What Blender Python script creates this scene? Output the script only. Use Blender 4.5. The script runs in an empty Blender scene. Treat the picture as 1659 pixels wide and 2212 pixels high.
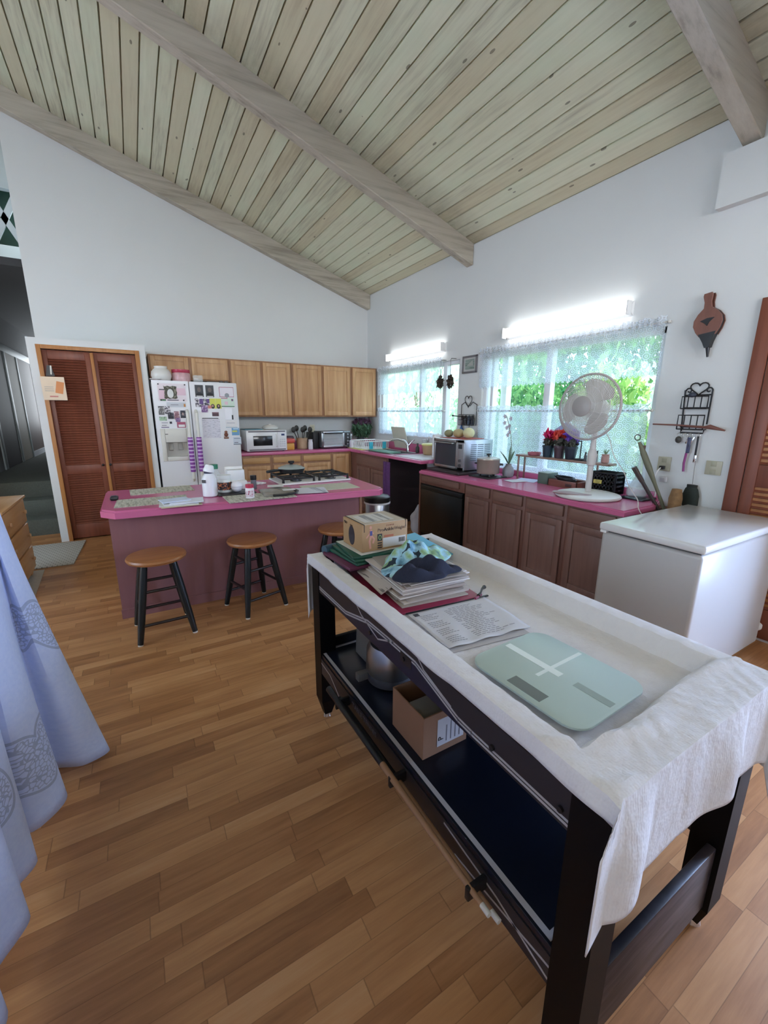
import bpy, bmesh, math, random
from mathutils import Vector, Matrix, Euler
from math import pi, sin, cos, radians as RD
rnd = random.Random(7)
SC = bpy.context.scene
COL = SC.collection

# ------------------------------------------------------------------ camera
cam_d = bpy.data.cameras.new('camera')
cam = bpy.data.objects.new('camera', cam_d); COL.objects.link(cam)
cam_d.sensor_fit = 'HORIZONTAL'; cam_d.sensor_width = 36.0
cam_d.lens = 902.14 / 1659 * 36.0
cam_d.clip_start = 0.02
_r = Vector((0.86261741, -0.50583086, 0.00513223)); _u = Vector((0.11261062, 0.20191152, 0.97290831)); _f = Vector((0.49316331, 0.83866971, -0.23113432))
mw = Matrix.Identity(4)
for i in range(3):
    mw[i][0], mw[i][1], mw[i][2] = _r[i], _u[i], -_f[i]
mw.translation = Vector((-3.3668, -6.2750, 1.4357))
cam.matrix_world = mw
SC.camera = cam

# ------------------------------------------------------------------ light and exposure
SC.view_settings.view_transform = 'Standard'
SC.view_settings.look = 'None'
SC.view_settings.gamma = 1.0
SC.view_settings.use_curve_mapping = False
SC.view_settings.exposure = 0.2
W_STRENGTH = 6.0
TUBE = 6.0
FILL_BACK = 345.0
DAY_RIGHT = 140.0
FILL_LEFT = 16.0
world = bpy.data.worlds.new('sky'); SC.world = world; world.use_nodes = True
bg = world.node_tree.nodes['Background']
bg.inputs[0].default_value = (0.62, 0.80, 1.0, 1); bg.inputs[1].default_value = W_STRENGTH

def light(name, kind, energy, loc, rot, size=None, col=(1, 1, 1)):
    d = bpy.data.lights.new(name, kind); d.energy = energy; d.color = col
    if size:
        d.shape = 'RECTANGLE'; d.size, d.size_y = size
    o = bpy.data.objects.new(name, d); COL.objects.link(o); o.location = loc; o.rotation_euler = rot
    return o
sun = light('sun', 'SUN', 9.0, (-6, -4, 9), (0, RD(-38), RD(-20)), None, (1, .95, .85)); sun.data.angle = .02
# side daylight enters out of frame; back and left lamps are added fill
light('fill_back', 'AREA', FILL_BACK, (-3.6, -12.95, 2.5), (RD(90), 0, 0), (4.6, 2.4), (1.0, .96, .90))  # added fill from behind the camera, no such source known
light('daylight_side_door', 'AREA', DAY_RIGHT, (.25, -6.5, 1.2), (0, RD(90), 0), (1.7, .66), (.46, .62, 1.0))
light('fill_left', 'AREA', FILL_LEFT, (-7.95, -3.6, 2.2), (0, RD(-90), 0), (2.2, 3.4), (.92, .95, 1.0))  # weak fill added from the unseen left side
for nm, y0, y1, z0, z1 in (('sky_portal_sink', -2.26, -.42, 1.13, 2.05), ('sky_portal_counter', -4.52, -2.67, .87, 2.05)):
    p = light(nm, 'AREA', 1, (.2, (y0 + y1) / 2, (z0 + z1) / 2), (0, RD(90), 0), (z1 - z0, y1 - y0))
    p.data.cycles.is_portal = True

light('fill_hall', 'AREA', 34.0, (-4.65, 6.8, 1.9), (RD(-90), 0, 0), (.7, 1.6), (.85, .93, 1.0))  # fill lamp added to brighten the hall, no window at this end

# ------------------------------------------------------------------ helpers: colour and materials
def lin(h):
    if not isinstance(h, str): return tuple(h)
    h = h.lstrip('#'); o = []
    for i in (0, 2, 4):
        c = int(h[i:i + 2], 16) / 255
        o.append(c / 12.92 if c <= .04045 else ((c + .055) / 1.055) ** 2.4)
    return tuple(o)

class N:
    """small node helper"""
    def __init__(s, name):
        s.m = bpy.data.materials.new(name); s.m.use_nodes = True
        s.t = s.m.node_tree; s.n = s.t.nodes; s.b = s.n['Principled BSDF']; s.out = s.n['Material Output']
    def node(s, ty, **k):
        x = s.n.new(ty)
        for a, v in k.items(): setattr(x, a, v)
        return x
    def set(s, sock, v):
        if hasattr(v, 'is_output'): s.t.links.new(v, sock)
        elif isinstance(v, (tuple, list)) and len(v) == 3 and sock.type == 'RGBA': sock.default_value = (*v, 1)
        else: sock.default_value = v
    def ma(s, op, a, b=0.0, c=None):
        x = s.node('ShaderNodeMath', operation=op); s.set(x.inputs[0], a); s.set(x.inputs[1], b)
        if c is not None: s.set(x.inputs[2], c)
        return x.outputs[0]
    def obj(s):
        return s.node('ShaderNodeTexCoord').outputs['Object']
    def sep(s, v):
        x = s.node('ShaderNodeSeparateXYZ'); s.set(x.inputs[0], v); return x.outputs
    def comb(s, x=0.0, y=0.0, z=0.0):
        c = s.node('ShaderNodeCombineXYZ'); s.set(c.inputs[0], x); s.set(c.inputs[1], y); s.set(c.inputs[2], z); return c.outputs[0]
    def mapv(s, v, sc):
        x = s.node('ShaderNodeMapping'); s.set(x.inputs[0], v); x.inputs['Scale'].default_value = sc; return x.outputs[0]
    def noise(s, v, scale=5, detail=3, rough=.5):
        x = s.node('ShaderNodeTexNoise'); s.set(x.inputs['Vector'], v); x.inputs['Scale'].default_value = scale
        x.inputs['Detail'].default_value = detail; x.inputs['Roughness'].default_value = rough; return x.outputs[0]
    def white(s, v):
        x = s.node('ShaderNodeTexWhiteNoise'); s.set(x.inputs['Vector'], v); return x.outputs[0]
    def vor(s, v, scale=5, feat='F1'):
        x = s.node('ShaderNodeTexVoronoi', feature=feat); s.set(x.inputs['Vector'], v); x.inputs['Scale'].default_value = scale; return x.outputs[0]
    def ramp(s, f, *st):
        x = s.node('ShaderNodeValToRGB'); s.set(x.inputs[0], f); e = x.color_ramp.elements
        while len(e) < len(st): e.new(.5)
        for el, (p, c) in zip(e, st): el.position = p; el.color = (*lin(c), 1)
        return x.outputs[0]
    def mix(s, f, a, b, mode='MIX'):
        x = s.node('ShaderNodeMix', data_type='RGBA', blend_type=mode)
        s.set(x.inputs[0], f); s.set(x.inputs[6], a); s.set(x.inputs[7], b); return x.outputs[2]
    def bump(s, h, st=.2, d=.01):
        x = s.node('ShaderNodeBump'); s.set(x.inputs['Height'], h); x.inputs['Strength'].default_value = st; x.inputs['Distance'].default_value = d
        s.t.links.new(x.outputs[0], s.b.inputs['Normal'])
    def p(s, col=None, rough=None, metal=None, spec=None):
        if col is not None: s.set(s.b.inputs['Base Color'], col)
        if rough is not None: s.set(s.b.inputs['Roughness'], rough)
        if metal is not None: s.set(s.b.inputs['Metallic'], metal)
        if spec is not None: s.set(s.b.inputs['Specular IOR Level'], spec)
        return s.m

_mc = {}
def M(col, rough=.5, metal=0., var=.06, vs=9., bump=0., bs=80., spec=.5):
    """procedural plain material: colour with a slight mottling"""
    k = (col, rough, metal, var, vs, bump, bs, spec)
    if k in _mc: return _mc[k]
    n = N('surface_' + str(len(_mc))); c = lin(col); o = n.obj()
    f = n.noise(o, vs, 3)
    cc = n.mix(f, tuple(x * (1 - var) for x in c), tuple(min(1, x * (1 + var)) for x in c))
    if bump: n.bump(n.noise(o, bs, 3), bump, .004)
    n.p(cc, rough, metal, spec); _mc[k] = n.m
    return n.m

def wood(name, c1, c2, ax='z', sc=1., rough=.45, spec=.4):
    """grain running along ax"""
    n = N(name); o = n.obj()
    s = {'x': (1.4, 22, 22), 'y': (22, 1.4, 22), 'z': (22, 22, 1.4)}[ax]
    v = n.mapv(o, tuple(a * sc for a in s))
    g = n.noise(v, 1.0, 5, .62)
    s2 = {'x': (.8, 5, 5), 'y': (5, .8, 5), 'z': (5, 5, .8)}[ax]
    g2 = n.noise(n.mapv(o, tuple(a * sc for a in s2)), 1.0, 2)
    f = n.ma('ADD', n.ma('MULTIPLY', g, .65), n.ma('MULTIPLY', g2, .35))
    n.bump(g, .08, .002)
    return n.p(n.ramp(f, (.3, c1), (.7, c2)), rough, 0, spec)

# ------------------------------------------------------------------ helpers: mesh
class G:
    def __init__(s): s.bm = bmesh.new()
    def box(s, x0, x1, y0, y1, z0, z1, b=0., seg=2):
        x0, x1 = min(x0, x1), max(x0, x1); y0, y1 = min(y0, y1), max(y0, y1); z0, z1 = min(z0, z1), max(z0, z1)
        m = Matrix.LocRotScale(Vector(((x0 + x1) / 2, (y0 + y1) / 2, (z0 + z1) / 2)), None, Vector((x1 - x0, y1 - y0, z1 - z0)))
        r = bmesh.ops.create_cube(s.bm, size=1, matrix=m)['verts']
        if b:
            b = min(b, .45 * min(x1 - x0, y1 - y0, z1 - z0))
            e = list({e for v in r for e in v.link_edges})
            bmesh.ops.bevel(s.bm, geom=e, offset=b, segments=seg, affect='EDGES', profile=.5)
        return s
    def obox(s, c, size, rot, b=0.):
        """oriented box: centre, size, euler"""
        g = G(); g.box(-size[0] / 2, size[0] / 2, -size[1] / 2, size[1] / 2, -size[2] / 2, size[2] / 2, b)
        g.xf(Matrix.LocRotScale(Vector(c), Euler(rot), None)); s.add(g); return s
    def xf(s, m): bmesh.ops.transform(s.bm, matrix=m, verts=s.bm.verts); return s
    def add(s, g):
        me = bpy.data.meshes.new('t'); g.bm.to_mesh(me); s.bm.from_mesh(me); bpy.data.meshes.remove(me); g.bm.free(); return s
    def ring(s, pts): return [s.bm.verts.new(p) for p in pts]
    def loft(s, rings, close=True, cap=True):
        R = [s.ring(r) for r in rings]; n = len(R[0])
        for a, b in zip(R, R[1:]):
            for i in range(n if close else n - 1):
                j = (i + 1) % n
                try: s.bm.faces.new((a[i], a[j], b[j], b[i]))
                except ValueError: pass
        if cap and close:
            for r, rev in ((R[0], True), (R[-1], False)):
                try: s.bm.faces.new(r[::-1] if rev else r)
                except ValueError: pass
        return s
    def cyl(s, p, q, r, r2=None, n=16, cap=True):
        p, q = Vector(p), Vector(q); r2 = r if r2 is None else r2
        d = (q - p).normalized(); a = d.orthogonal().normalized(); b = d.cross(a)
        rs = []
        for c, rr in ((p, r), (q, r2)):
            rs.append([c + (a * cos(2 * pi * i / n) + b * sin(2 * pi * i / n)) * rr for i in range(n)])
        return s.loft(rs, True, cap)
    def tube(s, pts, r, n=8, closed=False):
        P = [Vector(p) for p in pts]; k = len(P); rs = []
        a = None
        for i in range(k):
            if closed: d = (P[(i + 1) % k] - P[i - 1]).normalized()
            else: d = (P[min(i + 1, k - 1)] - P[max(i - 1, 0)]).normalized()
            if a is None: a = d.orthogonal().normalized()
            else: a = (a - d * a.dot(d)).normalized()
            b = d.cross(a); rr = r[i] if isinstance(r, (list, tuple)) else r
            rs.append([P[i] + (a * cos(2 * pi * j / n) + b * sin(2 * pi * j / n)) * rr for j in range(n)])
        if closed: rs.append(rs[0])
        return s.loft(rs, True, not closed)
    def lathe(s, prof, c=(0, 0, 0), n=28, sx=1., sy=1.):
        rs = []
        for r, z in prof:
            r = max(r, 1e-4)
            rs.append([(c[0] + cos(2 * pi * i / n) * r * sx, c[1] + sin(2 * pi * i / n) * r * sy, c[2] + z) for i in range(n)])
        return s.loft(rs)
    def prism(s, pts, d):
        d = Vector(d); P = [Vector(p) for p in pts]
        return s.loft([P, [p + d for p in P]])
    def ball(s, c, r, sc=(1, 1, 1), n=16):
        bmesh.ops.create_uvsphere(s.bm, u_segments=n, v_segments=max(6, n // 2), radius=r, matrix=Matrix.LocRotScale(Vector(c), None, Vector(sc)))
        return s
    def sheet(s, f, nu, nv):
        V = [[s.bm.verts.new(f(i / nu, j / nv)) for j in range(nv + 1)] for i in range(nu + 1)]
        for i in range(nu):
            for j in range(nv):
                s.bm.faces.new((V[i][j], V[i + 1][j], V[i + 1][j + 1], V[i][j + 1]))
        return s
    def poly(s, pts):
        s.bm.faces.new([s.bm.verts.new(p) for p in pts]); return s

def F(g, face, u0, u1, v0, v1, w0, w1, b=0.):
    """box on a vertical face: ('y', y0) faces -y with u = x; ('x', x0) faces -x with u = y; w is depth towards the viewer"""
    a, p = face
    return g.box(u0, u1, p - w1, p - w0, v0, v1, b) if a == 'y' else g.box(p - w1, p - w0, u0, u1, v0, v1, b)

def rootloc(o):
    while o.parent: o = o.parent
    return o.location.copy()

def obj(name, g, mat, parent=None, smooth=None, solid=0., label=None, sub=0, loc=None):
    bm = g.bm
    bmesh.ops.recalc_face_normals(bm, faces=bm.faces)
    base = rootloc(parent) if parent else (Vector(loc) if loc else Vector((0, 0, 0)))
    if base.length: bmesh.ops.translate(bm, vec=-base, verts=bm.verts)
    me = bpy.data.meshes.new(name); bm.to_mesh(me); bm.free()
    if smooth is None or smooth:
        ang = RD(38)
        me.shade_smooth()
        try: me.set_sharp_from_angle(angle=ang)
        except Exception: pass
    o = bpy.data.objects.new(name, me); COL.objects.link(o)
    if parent: o.parent = parent
    elif base.length: o.location = base
    if mat: me.materials.append(mat)
    if solid:
        md = o.modifiers.new('thick', 'SOLIDIFY'); md.thickness = solid; md.offset = 0
    if sub:
        md = o.modifiers.new('sub', 'SUBSURF'); md.levels = sub; md.render_levels = sub
    if label: o['label'] = label
    return o

def thing(name, label, cat, loc, group=None):
    o = bpy.data.objects.new(name, None); COL.objects.link(o); o.location = loc; o.empty_display_size = .1
    o['label'] = label; o['category'] = cat
    if group: o['group'] = group
    return o

def solo(name, g, mat, label, cat, group=None, **k):
    vs = [v.co for v in g.bm.verts]
    mn = [min(v[i] for v in vs) for i in range(3)]; mx = [max(v[i] for v in vs) for i in range(3)]
    o = obj(name, g, mat, None, loc=((mn[0] + mx[0]) / 2, (mn[1] + mx[1]) / 2, mn[2]), **k)
    o['label'] = label; o['category'] = cat
    if group: o['group'] = group
    return o

def st(name, g, mat, parent=None, **k):
    o = obj(name, g, mat, parent, **k)
    if not parent: o['kind'] = 'structure'
    return o

def dup(root, loc, rotz=0., label=None, group=None):
    r = root.copy(); COL.objects.link(r); r.location = loc; r.rotation_euler = (0, 0, rotz)
    if label: r['label'] = label
    if group: r['group'] = group
    for ch in list(root.children):
        c = ch.copy(); COL.objects.link(c); c.parent = r
        for gch in ch.children:
            d = gch.copy(); COL.objects.link(d); d.parent = c
    return r

def text(s, size, loc, rot, mat, parent, name='lettering', ext=.0004, align='LEFT', sx=1.):
    cu = bpy.data.curves.new(name, 'FONT'); cu.body = s; cu.size = size; cu.extrude = ext; cu.align_x = align; cu.align_y = 'CENTER'; cu.resolution_u = 2
    tmp = bpy.data.objects.new('tmp', cu); COL.objects.link(tmp)
    me = bpy.data.meshes.new_from_object(tmp, depsgraph=bpy.context.evaluated_depsgraph_get())
    bpy.data.objects.remove(tmp); bpy.data.curves.remove(cu)
    me.transform(Matrix.LocRotScale(Vector(loc) - rootloc(parent), rot if not isinstance(rot, tuple) else Euler(rot), Vector((sx, 1, 1))))
    o = bpy.data.objects.new(name, me); COL.objects.link(o); o.parent = parent; me.materials.append(mat)
    return o

# ------------------------------------------------------------------ materials of the room
WALL = M('#d9dad9', .75, 0, .02, 3, .12, 220, .25)
TRIM = M('#e2e3e6', .5, 0, .02, 4)
WHITE = M('#e6e6e6', .4, 0, .02)
OAK = wood('oak_door', '#ab7d54', '#d3a97d', 'z', 1.0)
OAKX = wood('oak_drawer', '#ab7d50', '#d3a976', 'x', 1.0)
OAKD = wood('oak_frame', '#8a6042', '#ab8060', 'z', 1.0)  # frame oak darkened to paint the shadow gaps between doors
OAKS = wood('shaded_oak_door', '#6b4c44', '#86655a', 'z', 1.0)  # same oak as the back run, its shade put into the colour
OAKY_SHADED = wood('shaded_oak_drawer', '#6b4c44', '#86655a', 'y', 1.0)
REDW = wood('red_stained_fir', '#6d3a2c', '#8a4f3a', 'z', 1.0, .4)
REDL = wood('amber_casing', '#9c6236', '#bf8750', 'z', 1.0, .4)
PINK = M('#cb6a93', .22, 0, .03, 30, 0, 80, .5)
MAUVE = wood('mauve_panel', '#8a5f62', '#976a6b', 'z', .6, .5)
BLACK = M('#0c0c10', .45, 0, .1)
NAVYB = M('#0a0b14', .4, 0, .1)
STEEL = M('#b9bcc0', .28, 1., .03, 5)
CHROME = M('#d8dade', .12, 1., .02)
GREYP = M('#b9b7b2', .5)
DARK = M('#1b1b1f', .5)

def mat_floor():
    n = N('oak_strip_laminate'); o = n.obj(); x, y, z = n.sep(o)
    r = n.ma('FLOOR', n.ma('DIVIDE', y, .062))
    h = n.white(n.comb(r, 3.1, 0))
    u = n.ma('ADD', n.ma('DIVIDE', x, .42), n.ma('MULTIPLY', h, 7.3))
    c = n.ma('FLOOR', u)
    k = n.white(n.comb(r, c, 1.7))
    g = n.noise(n.comb(n.ma('ADD', n.ma('MULTIPLY', x, 4), n.ma('MULTIPLY', k, 50)), n.ma('MULTIPLY', y, 55), 0), 1, 5, .65)
    g2 = n.noise(n.comb(n.ma('ADD', n.ma('MULTIPLY', x, 2.2), n.ma('MULTIPLY', k, 90)), n.ma('MULTIPLY', y, 16), 0), 1, 3, .6)
    f = n.ma('ADD', n.ma('MULTIPLY', k, .32), n.ma('ADD', n.ma('MULTIPLY', g, .44), n.ma('MULTIPLY', g2, .42)))
    col = n.ramp(f, (.25, '#7d5233'), (.5, '#a57147'), (.72, '#bf8a5b'), (.92, '#cb9c6f'))
    fy = n.ma('ABSOLUTE', n.ma('SUBTRACT', n.ma('FRACT', n.ma('DIVIDE', y, .062)), .5))
    fx = n.ma('ABSOLUTE', n.ma('SUBTRACT', n.ma('FRACT', u), .5))
    e = n.ma('MAXIMUM', n.ma('GREATER_THAN', fy, .485), n.ma('GREATER_THAN', fx, .496))
    col = n.mix(n.ma('MULTIPLY', e, .35), col, lin('#3a2210'))
    n.bump(g, .05, .001)
    return n.p(col, .36, 0, .4)

def mat_ceiling():
    n = N('whitewashed_pine_boards'); o = n.obj(); x, y, z = n.sep(o)
    i = n.ma('FLOOR', n.ma('DIVIDE', x, .125)); k = n.white(n.comb(i, 5.5, 0)); k2 = n.white(n.comb(i, 9.5, 3))
    g = n.noise(n.comb(n.ma('MULTIPLY', x, 42), n.ma('ADD', n.ma('MULTIPLY', y, 2.2), n.ma('MULTIPLY', k, 40)), 0), 1, 5, .6)
    bl = n.noise(n.comb(n.ma('ADD', n.ma('MULTIPLY', x, 3), n.ma('MULTIPLY', k2, 30)), n.ma('MULTIPLY', y, 1.3), 0), 1, 3, .6)
    f = n.ma('ADD', n.ma('MULTIPLY', g, .5), n.ma('ADD', n.ma('MULTIPLY', k, .22), n.ma('MULTIPLY', bl, .3)))
    col = n.ramp(f, (.25, '#a59f89'), (.46, '#d4d2b8'), (.75, '#e6e5cc'))
    col = n.mix(n.ma('MULTIPLY', n.ma('SUBTRACT', bl, .45), 1.6), col, lin('#c6d4b6'))
    col = n.mix(n.ma('MULTIPLY', n.ma('GREATER_THAN', k2, .72), .35), col, lin('#c4ad88'))
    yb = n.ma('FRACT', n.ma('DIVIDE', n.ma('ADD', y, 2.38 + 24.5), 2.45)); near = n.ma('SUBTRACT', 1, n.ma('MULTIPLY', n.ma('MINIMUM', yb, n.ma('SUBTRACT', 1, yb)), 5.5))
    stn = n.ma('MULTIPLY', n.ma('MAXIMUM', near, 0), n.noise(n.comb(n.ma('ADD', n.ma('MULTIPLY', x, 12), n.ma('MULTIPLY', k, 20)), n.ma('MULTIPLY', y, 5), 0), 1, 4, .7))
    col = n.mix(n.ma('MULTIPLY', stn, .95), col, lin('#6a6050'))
    kn = n.vor(n.comb(n.ma('MULTIPLY', x, 9), n.ma('MULTIPLY', y, 3.2), 0), 1.0)
    sel = n.white(n.comb(i, n.ma('FLOOR', n.ma('MULTIPLY', y, 2.5)), 0))
    kf = n.ma('MULTIPLY', n.ma('LESS_THAN', kn, .075), n.ma('GREATER_THAN', sel, .15))
    col = n.mix(n.ma('MULTIPLY', kf, .7), col, lin('#5a5246'))
    n.bump(g, .1, .002)
    return n.p(col, .6, 0, .3)

def mat_beam():
    n = N('weathered_beam'); o = n.obj()
    g = n.noise(n.mapv(o, (1.6, 26, 26)), 1, 5, .65); b = n.noise(n.mapv(o, (1.0, 4, 4)), 1, 3)
    f = n.ma('ADD', n.ma('MULTIPLY', g, .6), n.ma('MULTIPLY', b, .4))
    col = n.ramp(f, (.3, '#8f8678'), (.5, '#b9b0a1'), (.72, '#c9c1b2'))
    n.bump(g, .35, .004)
    return n.p(col, .7, 0, .2)
FLOOR, CEIL, BEAM = mat_floor(), mat_ceiling(), mat_beam()

def mat_glass():
    n = N('window_glass'); t = n.node('ShaderNodeBsdfTransparent'); g = n.node('ShaderNodeBsdfGlossy'); g.inputs['Roughness'].default_value = .02
    t.inputs[0].default_value = (.96, .98, 1, 1)
    m = n.node('ShaderNodeMixShader'); m.inputs[0].default_value = .05; n.t.links.new(t.outputs[0], m.inputs[1]); n.t.links.new(g.outputs[0], m.inputs[2])
    n.t.links.new(m.outputs[0], n.out.inputs[0]); return n.m
GLASS = mat_glass()

def mat_clear(col=(.93, .96, .97), a=.25):
    """thin clear plastic or glass with a body of its own"""
    n = N('clear_ware'); t = n.node('ShaderNodeBsdfTransparent'); t.inputs[0].default_value = (*col, 1)
    m = n.node('ShaderNodeMixShader'); m.inputs[0].default_value = a
    n.p(col, .06); n.t.links.new(t.outputs[0], m.inputs[1]); n.t.links.new(n.b.outputs[0], m.inputs[2]); n.t.links.new(m.outputs[0], n.out.inputs[0]); return n.m
CLEAR = mat_clear()

def mat_lace(wave):
    n = N('white_lace'); o = n.obj(); x, y, z = n.sep(o)
    def rings(s, oy, oz, r1, r2):
        fy = n.ma('SUBTRACT', n.ma('FRACT', n.ma('ADD', n.ma('DIVIDE', y, s), oy)), .5); fz = n.ma('SUBTRACT', n.ma('FRACT', n.ma('ADD', n.ma('DIVIDE', z, s), oz)), .5)
        d = n.ma('SQRT', n.ma('ADD', n.ma('MULTIPLY', fy, fy), n.ma('MULTIPLY', fz, fz)))
        a = n.ma('LESS_THAN', n.ma('ABSOLUTE', n.ma('SUBTRACT', d, r1)), .055)
        b = n.ma('LESS_THAN', n.ma('ABSOLUTE', n.ma('SUBTRACT', d, r2)), .05)
        return n.ma('MAXIMUM', a, b)
    pat = n.ma('MAXIMUM', rings(.062, 0, 0, .37, .13), rings(.031, .5, .5, .3, 9))
    net = n.ma('GREATER_THAN', n.ma('ABSOLUTE', n.ma('SUBTRACT', n.ma('FRACT', n.ma('MULTIPLY', y, 160)), .5)), .36)
    al = n.ma('ADD', n.ma('MULTIPLY', pat, .44), n.ma('ADD', .36, n.ma('MULTIPLY', net, .14)))
    t = n.node('ShaderNodeBsdfTransparent'); d = n.node('ShaderNodeBsdfDiffuse'); d.inputs[0].default_value = (.86, .88, .9, 1)
    tr = n.node('ShaderNodeBsdfTranslucent'); tr.inputs[0].default_value = (.70, .80, .97, 1)
    m1 = n.node('ShaderNodeMixShader'); m1.inputs[0].default_value = .5
    n.t.links.new(d.outputs[0], m1.inputs[1]); n.t.links.new(tr.outputs[0], m1.inputs[2])
    m2 = n.node('ShaderNodeMixShader'); n.set(m2.inputs[0], al)
    n.t.links.new(t.outputs[0], m2.inputs[1]); n.t.links.new(m1.outputs[0], m2.inputs[2]); n.t.links.new(m2.outputs[0], n.out.inputs[0]); return n.m
LACE = mat_lace(0)

# ------------------------------------------------------------------ room shell
cz = lambda x: 3.2 - .327 * x
st('floor', G().box(-8.1, .14, -13.1, .12, -.12, 0), FLOOR)
g = G(); P = []
x = .9; xs = []
k = int(round(.9 / .125))
for i in range(k, -46, -1):
    a = i * .125; b = a - .125
    P += [(a - .0065, cz(a - .0065)), (b + .0065, cz(b + .0065)), (b + .004, cz(b) + .03), (b - .004, cz(b) + .03)]
Y0, Y1 = -13.1, 1.6
for (xa, za), (xb, zb) in zip(P, P[1:]):
    g.poly([(xa, Y0, za), (xb, Y0, zb), (xb, Y1, zb), (xa, Y1, za)])
xr = P[-1][0]; zr = cz(xr)
g.prism([(.9, Y0, cz(.9) + .045), (xr, Y0, zr + .045), (xr, Y0, zr + .2), (.9, Y0, cz(.9) + .2)], (0, Y1 - Y0, 0))
g.prism([(xr, Y0, zr + .02), (-8.3, Y0, zr - .327 * 2.5), (-8.3, Y0, zr - .327 * 2.5 + .2), (xr, Y0, zr + .2)], (0, Y1 - Y0, 0))
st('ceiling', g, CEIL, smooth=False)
for i, (ya, yb, dz) in enumerate(((-.1, 0, .205), (-2.43, -2.33, .205), (-4.912, -4.815, .205), (-7.345, -7.25, .205), (-9.8, -9.7, .205))):
    xl = -5.7 if i else -4.3
    g = G(); x1 = -.001
    g.prism([(x1, ya, cz(x1) - dz), (xl, ya, cz(xl) - dz), (xl, ya, cz(xl) + .01), (x1, ya, cz(x1) + .01)], (0, yb - ya, 0))
    bmesh.ops.recalc_face_normals(g.bm, faces=g.bm.faces)
    bmesh.ops.bevel(g.bm, geom=list(g.bm.edges), offset=.006, segments=1, affect='EDGES')
    st('trim_%d' % (i + 1), g, BEAM, smooth=False)
st('wall_back', G().prism([(0, 0, 0), (0, 0, 3.2), (-4.21, 0, cz(-4.21)), (-4.21, 0, 0)], (0, .12, 0)), WALL, smooth=False)
W1 = (-2.28, -.41, 1.13, 2.05); W2 = (-4.53, -2.67, .87, 2.05); SD = (-6.87, -6.13, .3, 2.1)
g = G(); T = .14
for (a, b, c, d) in ((-.41, .12, 0, 3.2), (-2.28, -.41, 0, 1.13), (-2.28, -.41, 2.05, 3.2), (-2.67, -2.28, 0, 3.2), (-4.53, -2.67, 0, .87), (-4.53, -2.67, 2.05, 3.2),
                     (-6.13, -4.53, 0, 3.2), (-6.87, -6.13, 2.1, 3.2), (-6.87, -6.13, 0, .3), (-13.1, -6.87, 0, 3.2)):
    g.box(0, T, a, b, c, d)
st('wall_right', g, WALL, smooth=False)
st('wall_soffit', G().box(-.06, 0, -12.9, -4.74, 2.69, 2.985), WALL, smooth=False)
g = G()
for (a, b, c, d) in ((-8.1, -6.0, 0, 5.2), (-1.2, .14, 0, 3.9), (-6.0, -1.2, 3.75, 5.2), (-6.0, -1.2, 0, 1.25)):
    g.box(a, b, -13.1, -13.0, c, d)
st('wall_front', g, WALL, smooth=False)
st('wall_light_blocker', G().box(-5.2, -.9, -7.75, -7.63, 0, 1.9), WALL, smooth=False)  # unseen wall added to shade the near floor and table end
g = G()
for (a, b, c, d) in ((-13.1, -5.4, 0, 4.3), (-1.8, 1.6, 0, 4.3), (-5.4, -1.8, 0, 1.05), (-5.4, -1.8, 3.35, 4.3)):
    g.box(-8.1, -8.0, a, b, c, d)
st('wall_left', g, WALL, smooth=False)
st('header_light_blocker', G().prism([(-.001, -6.5, 2.75), (-.001, -6.5, cz(0) - .002), (-5.6, -6.5, cz(-5.6) - .002), (-5.6, -6.5, 2.75)], (0, -.12, 0)), WALL, smooth=False)  # unseen header added to keep the back fill off the ceiling

def window(name, W, muls, x0=.03, fr=.045):
    y0, y1, z0, z1 = W
    g = G(); x1 = x0 + .06
    g.box(x0, x1, y0, y0 + fr, z0, z1, .004); g.box(x0, x1, y1 - fr, y1, z0, z1, .004); g.box(x0, x1, y0, y1, z1 - fr, z1, .004); g.box(x0, x1, y0, y1, z0, z0 + fr, .004)
    for m, w in muls: g.box(x0 - .005, x1, m - w / 2, m + w / 2, z0, z1, .004)
    o = st(name, g, TRIM)
    obj('pane', G().box(x0 + .028, x0 + .032, y0 + fr, y1 - fr, z0 + fr, z1 - fr), GLASS, o)
    obj('window_sill', G().box(-.018, x0 + .02, y0 - .0, y1 + .0, z0 - .022, z0 + .004, .006), TRIM, o)
    return o
w1 = window('window_1', W1, ((-1.46, .05), (-1.98, .07)))
w2 = window('window_2', W2, ((-3.52, .07), (-2.80, .04)))
window('window_3', SD, ())
g = G()
for a, b in ((-6.0, -5.94), (-1.26, -1.2), (-3.63, -3.57)): g.box(a, b, -13.07, -13.0, 1.25, 3.75)
for a, b in ((1.25, 1.31), (3.69, 3.75)): g.box(-6.0, -1.2, -13.07, -13.0, a, b)
o = st('added_window_4', g, TRIM); obj('pane', G().box(-5.94, -1.26, -13.05, -13.046, 1.31, 3.69), GLASS, o)  # unseen high window, added for the back fill lamp
g = G()
for a, b in ((-5.4, -5.34), (-1.86, -1.8), (-3.63, -3.57)): g.box(-8.07, -8.0, a, b, 1.05, 3.35)
for a, b in ((1.05, 1.11), (3.29, 3.35)): g.box(-8.07, -8.0, -5.4, -1.8, a, b)
o = st('added_window_5', g, TRIM); obj('pane', G().box(-8.05, -8.046, -5.34, -1.86, 1.11, 3.29), GLASS, o)  # unseen window, added around the left fill lamp

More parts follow.
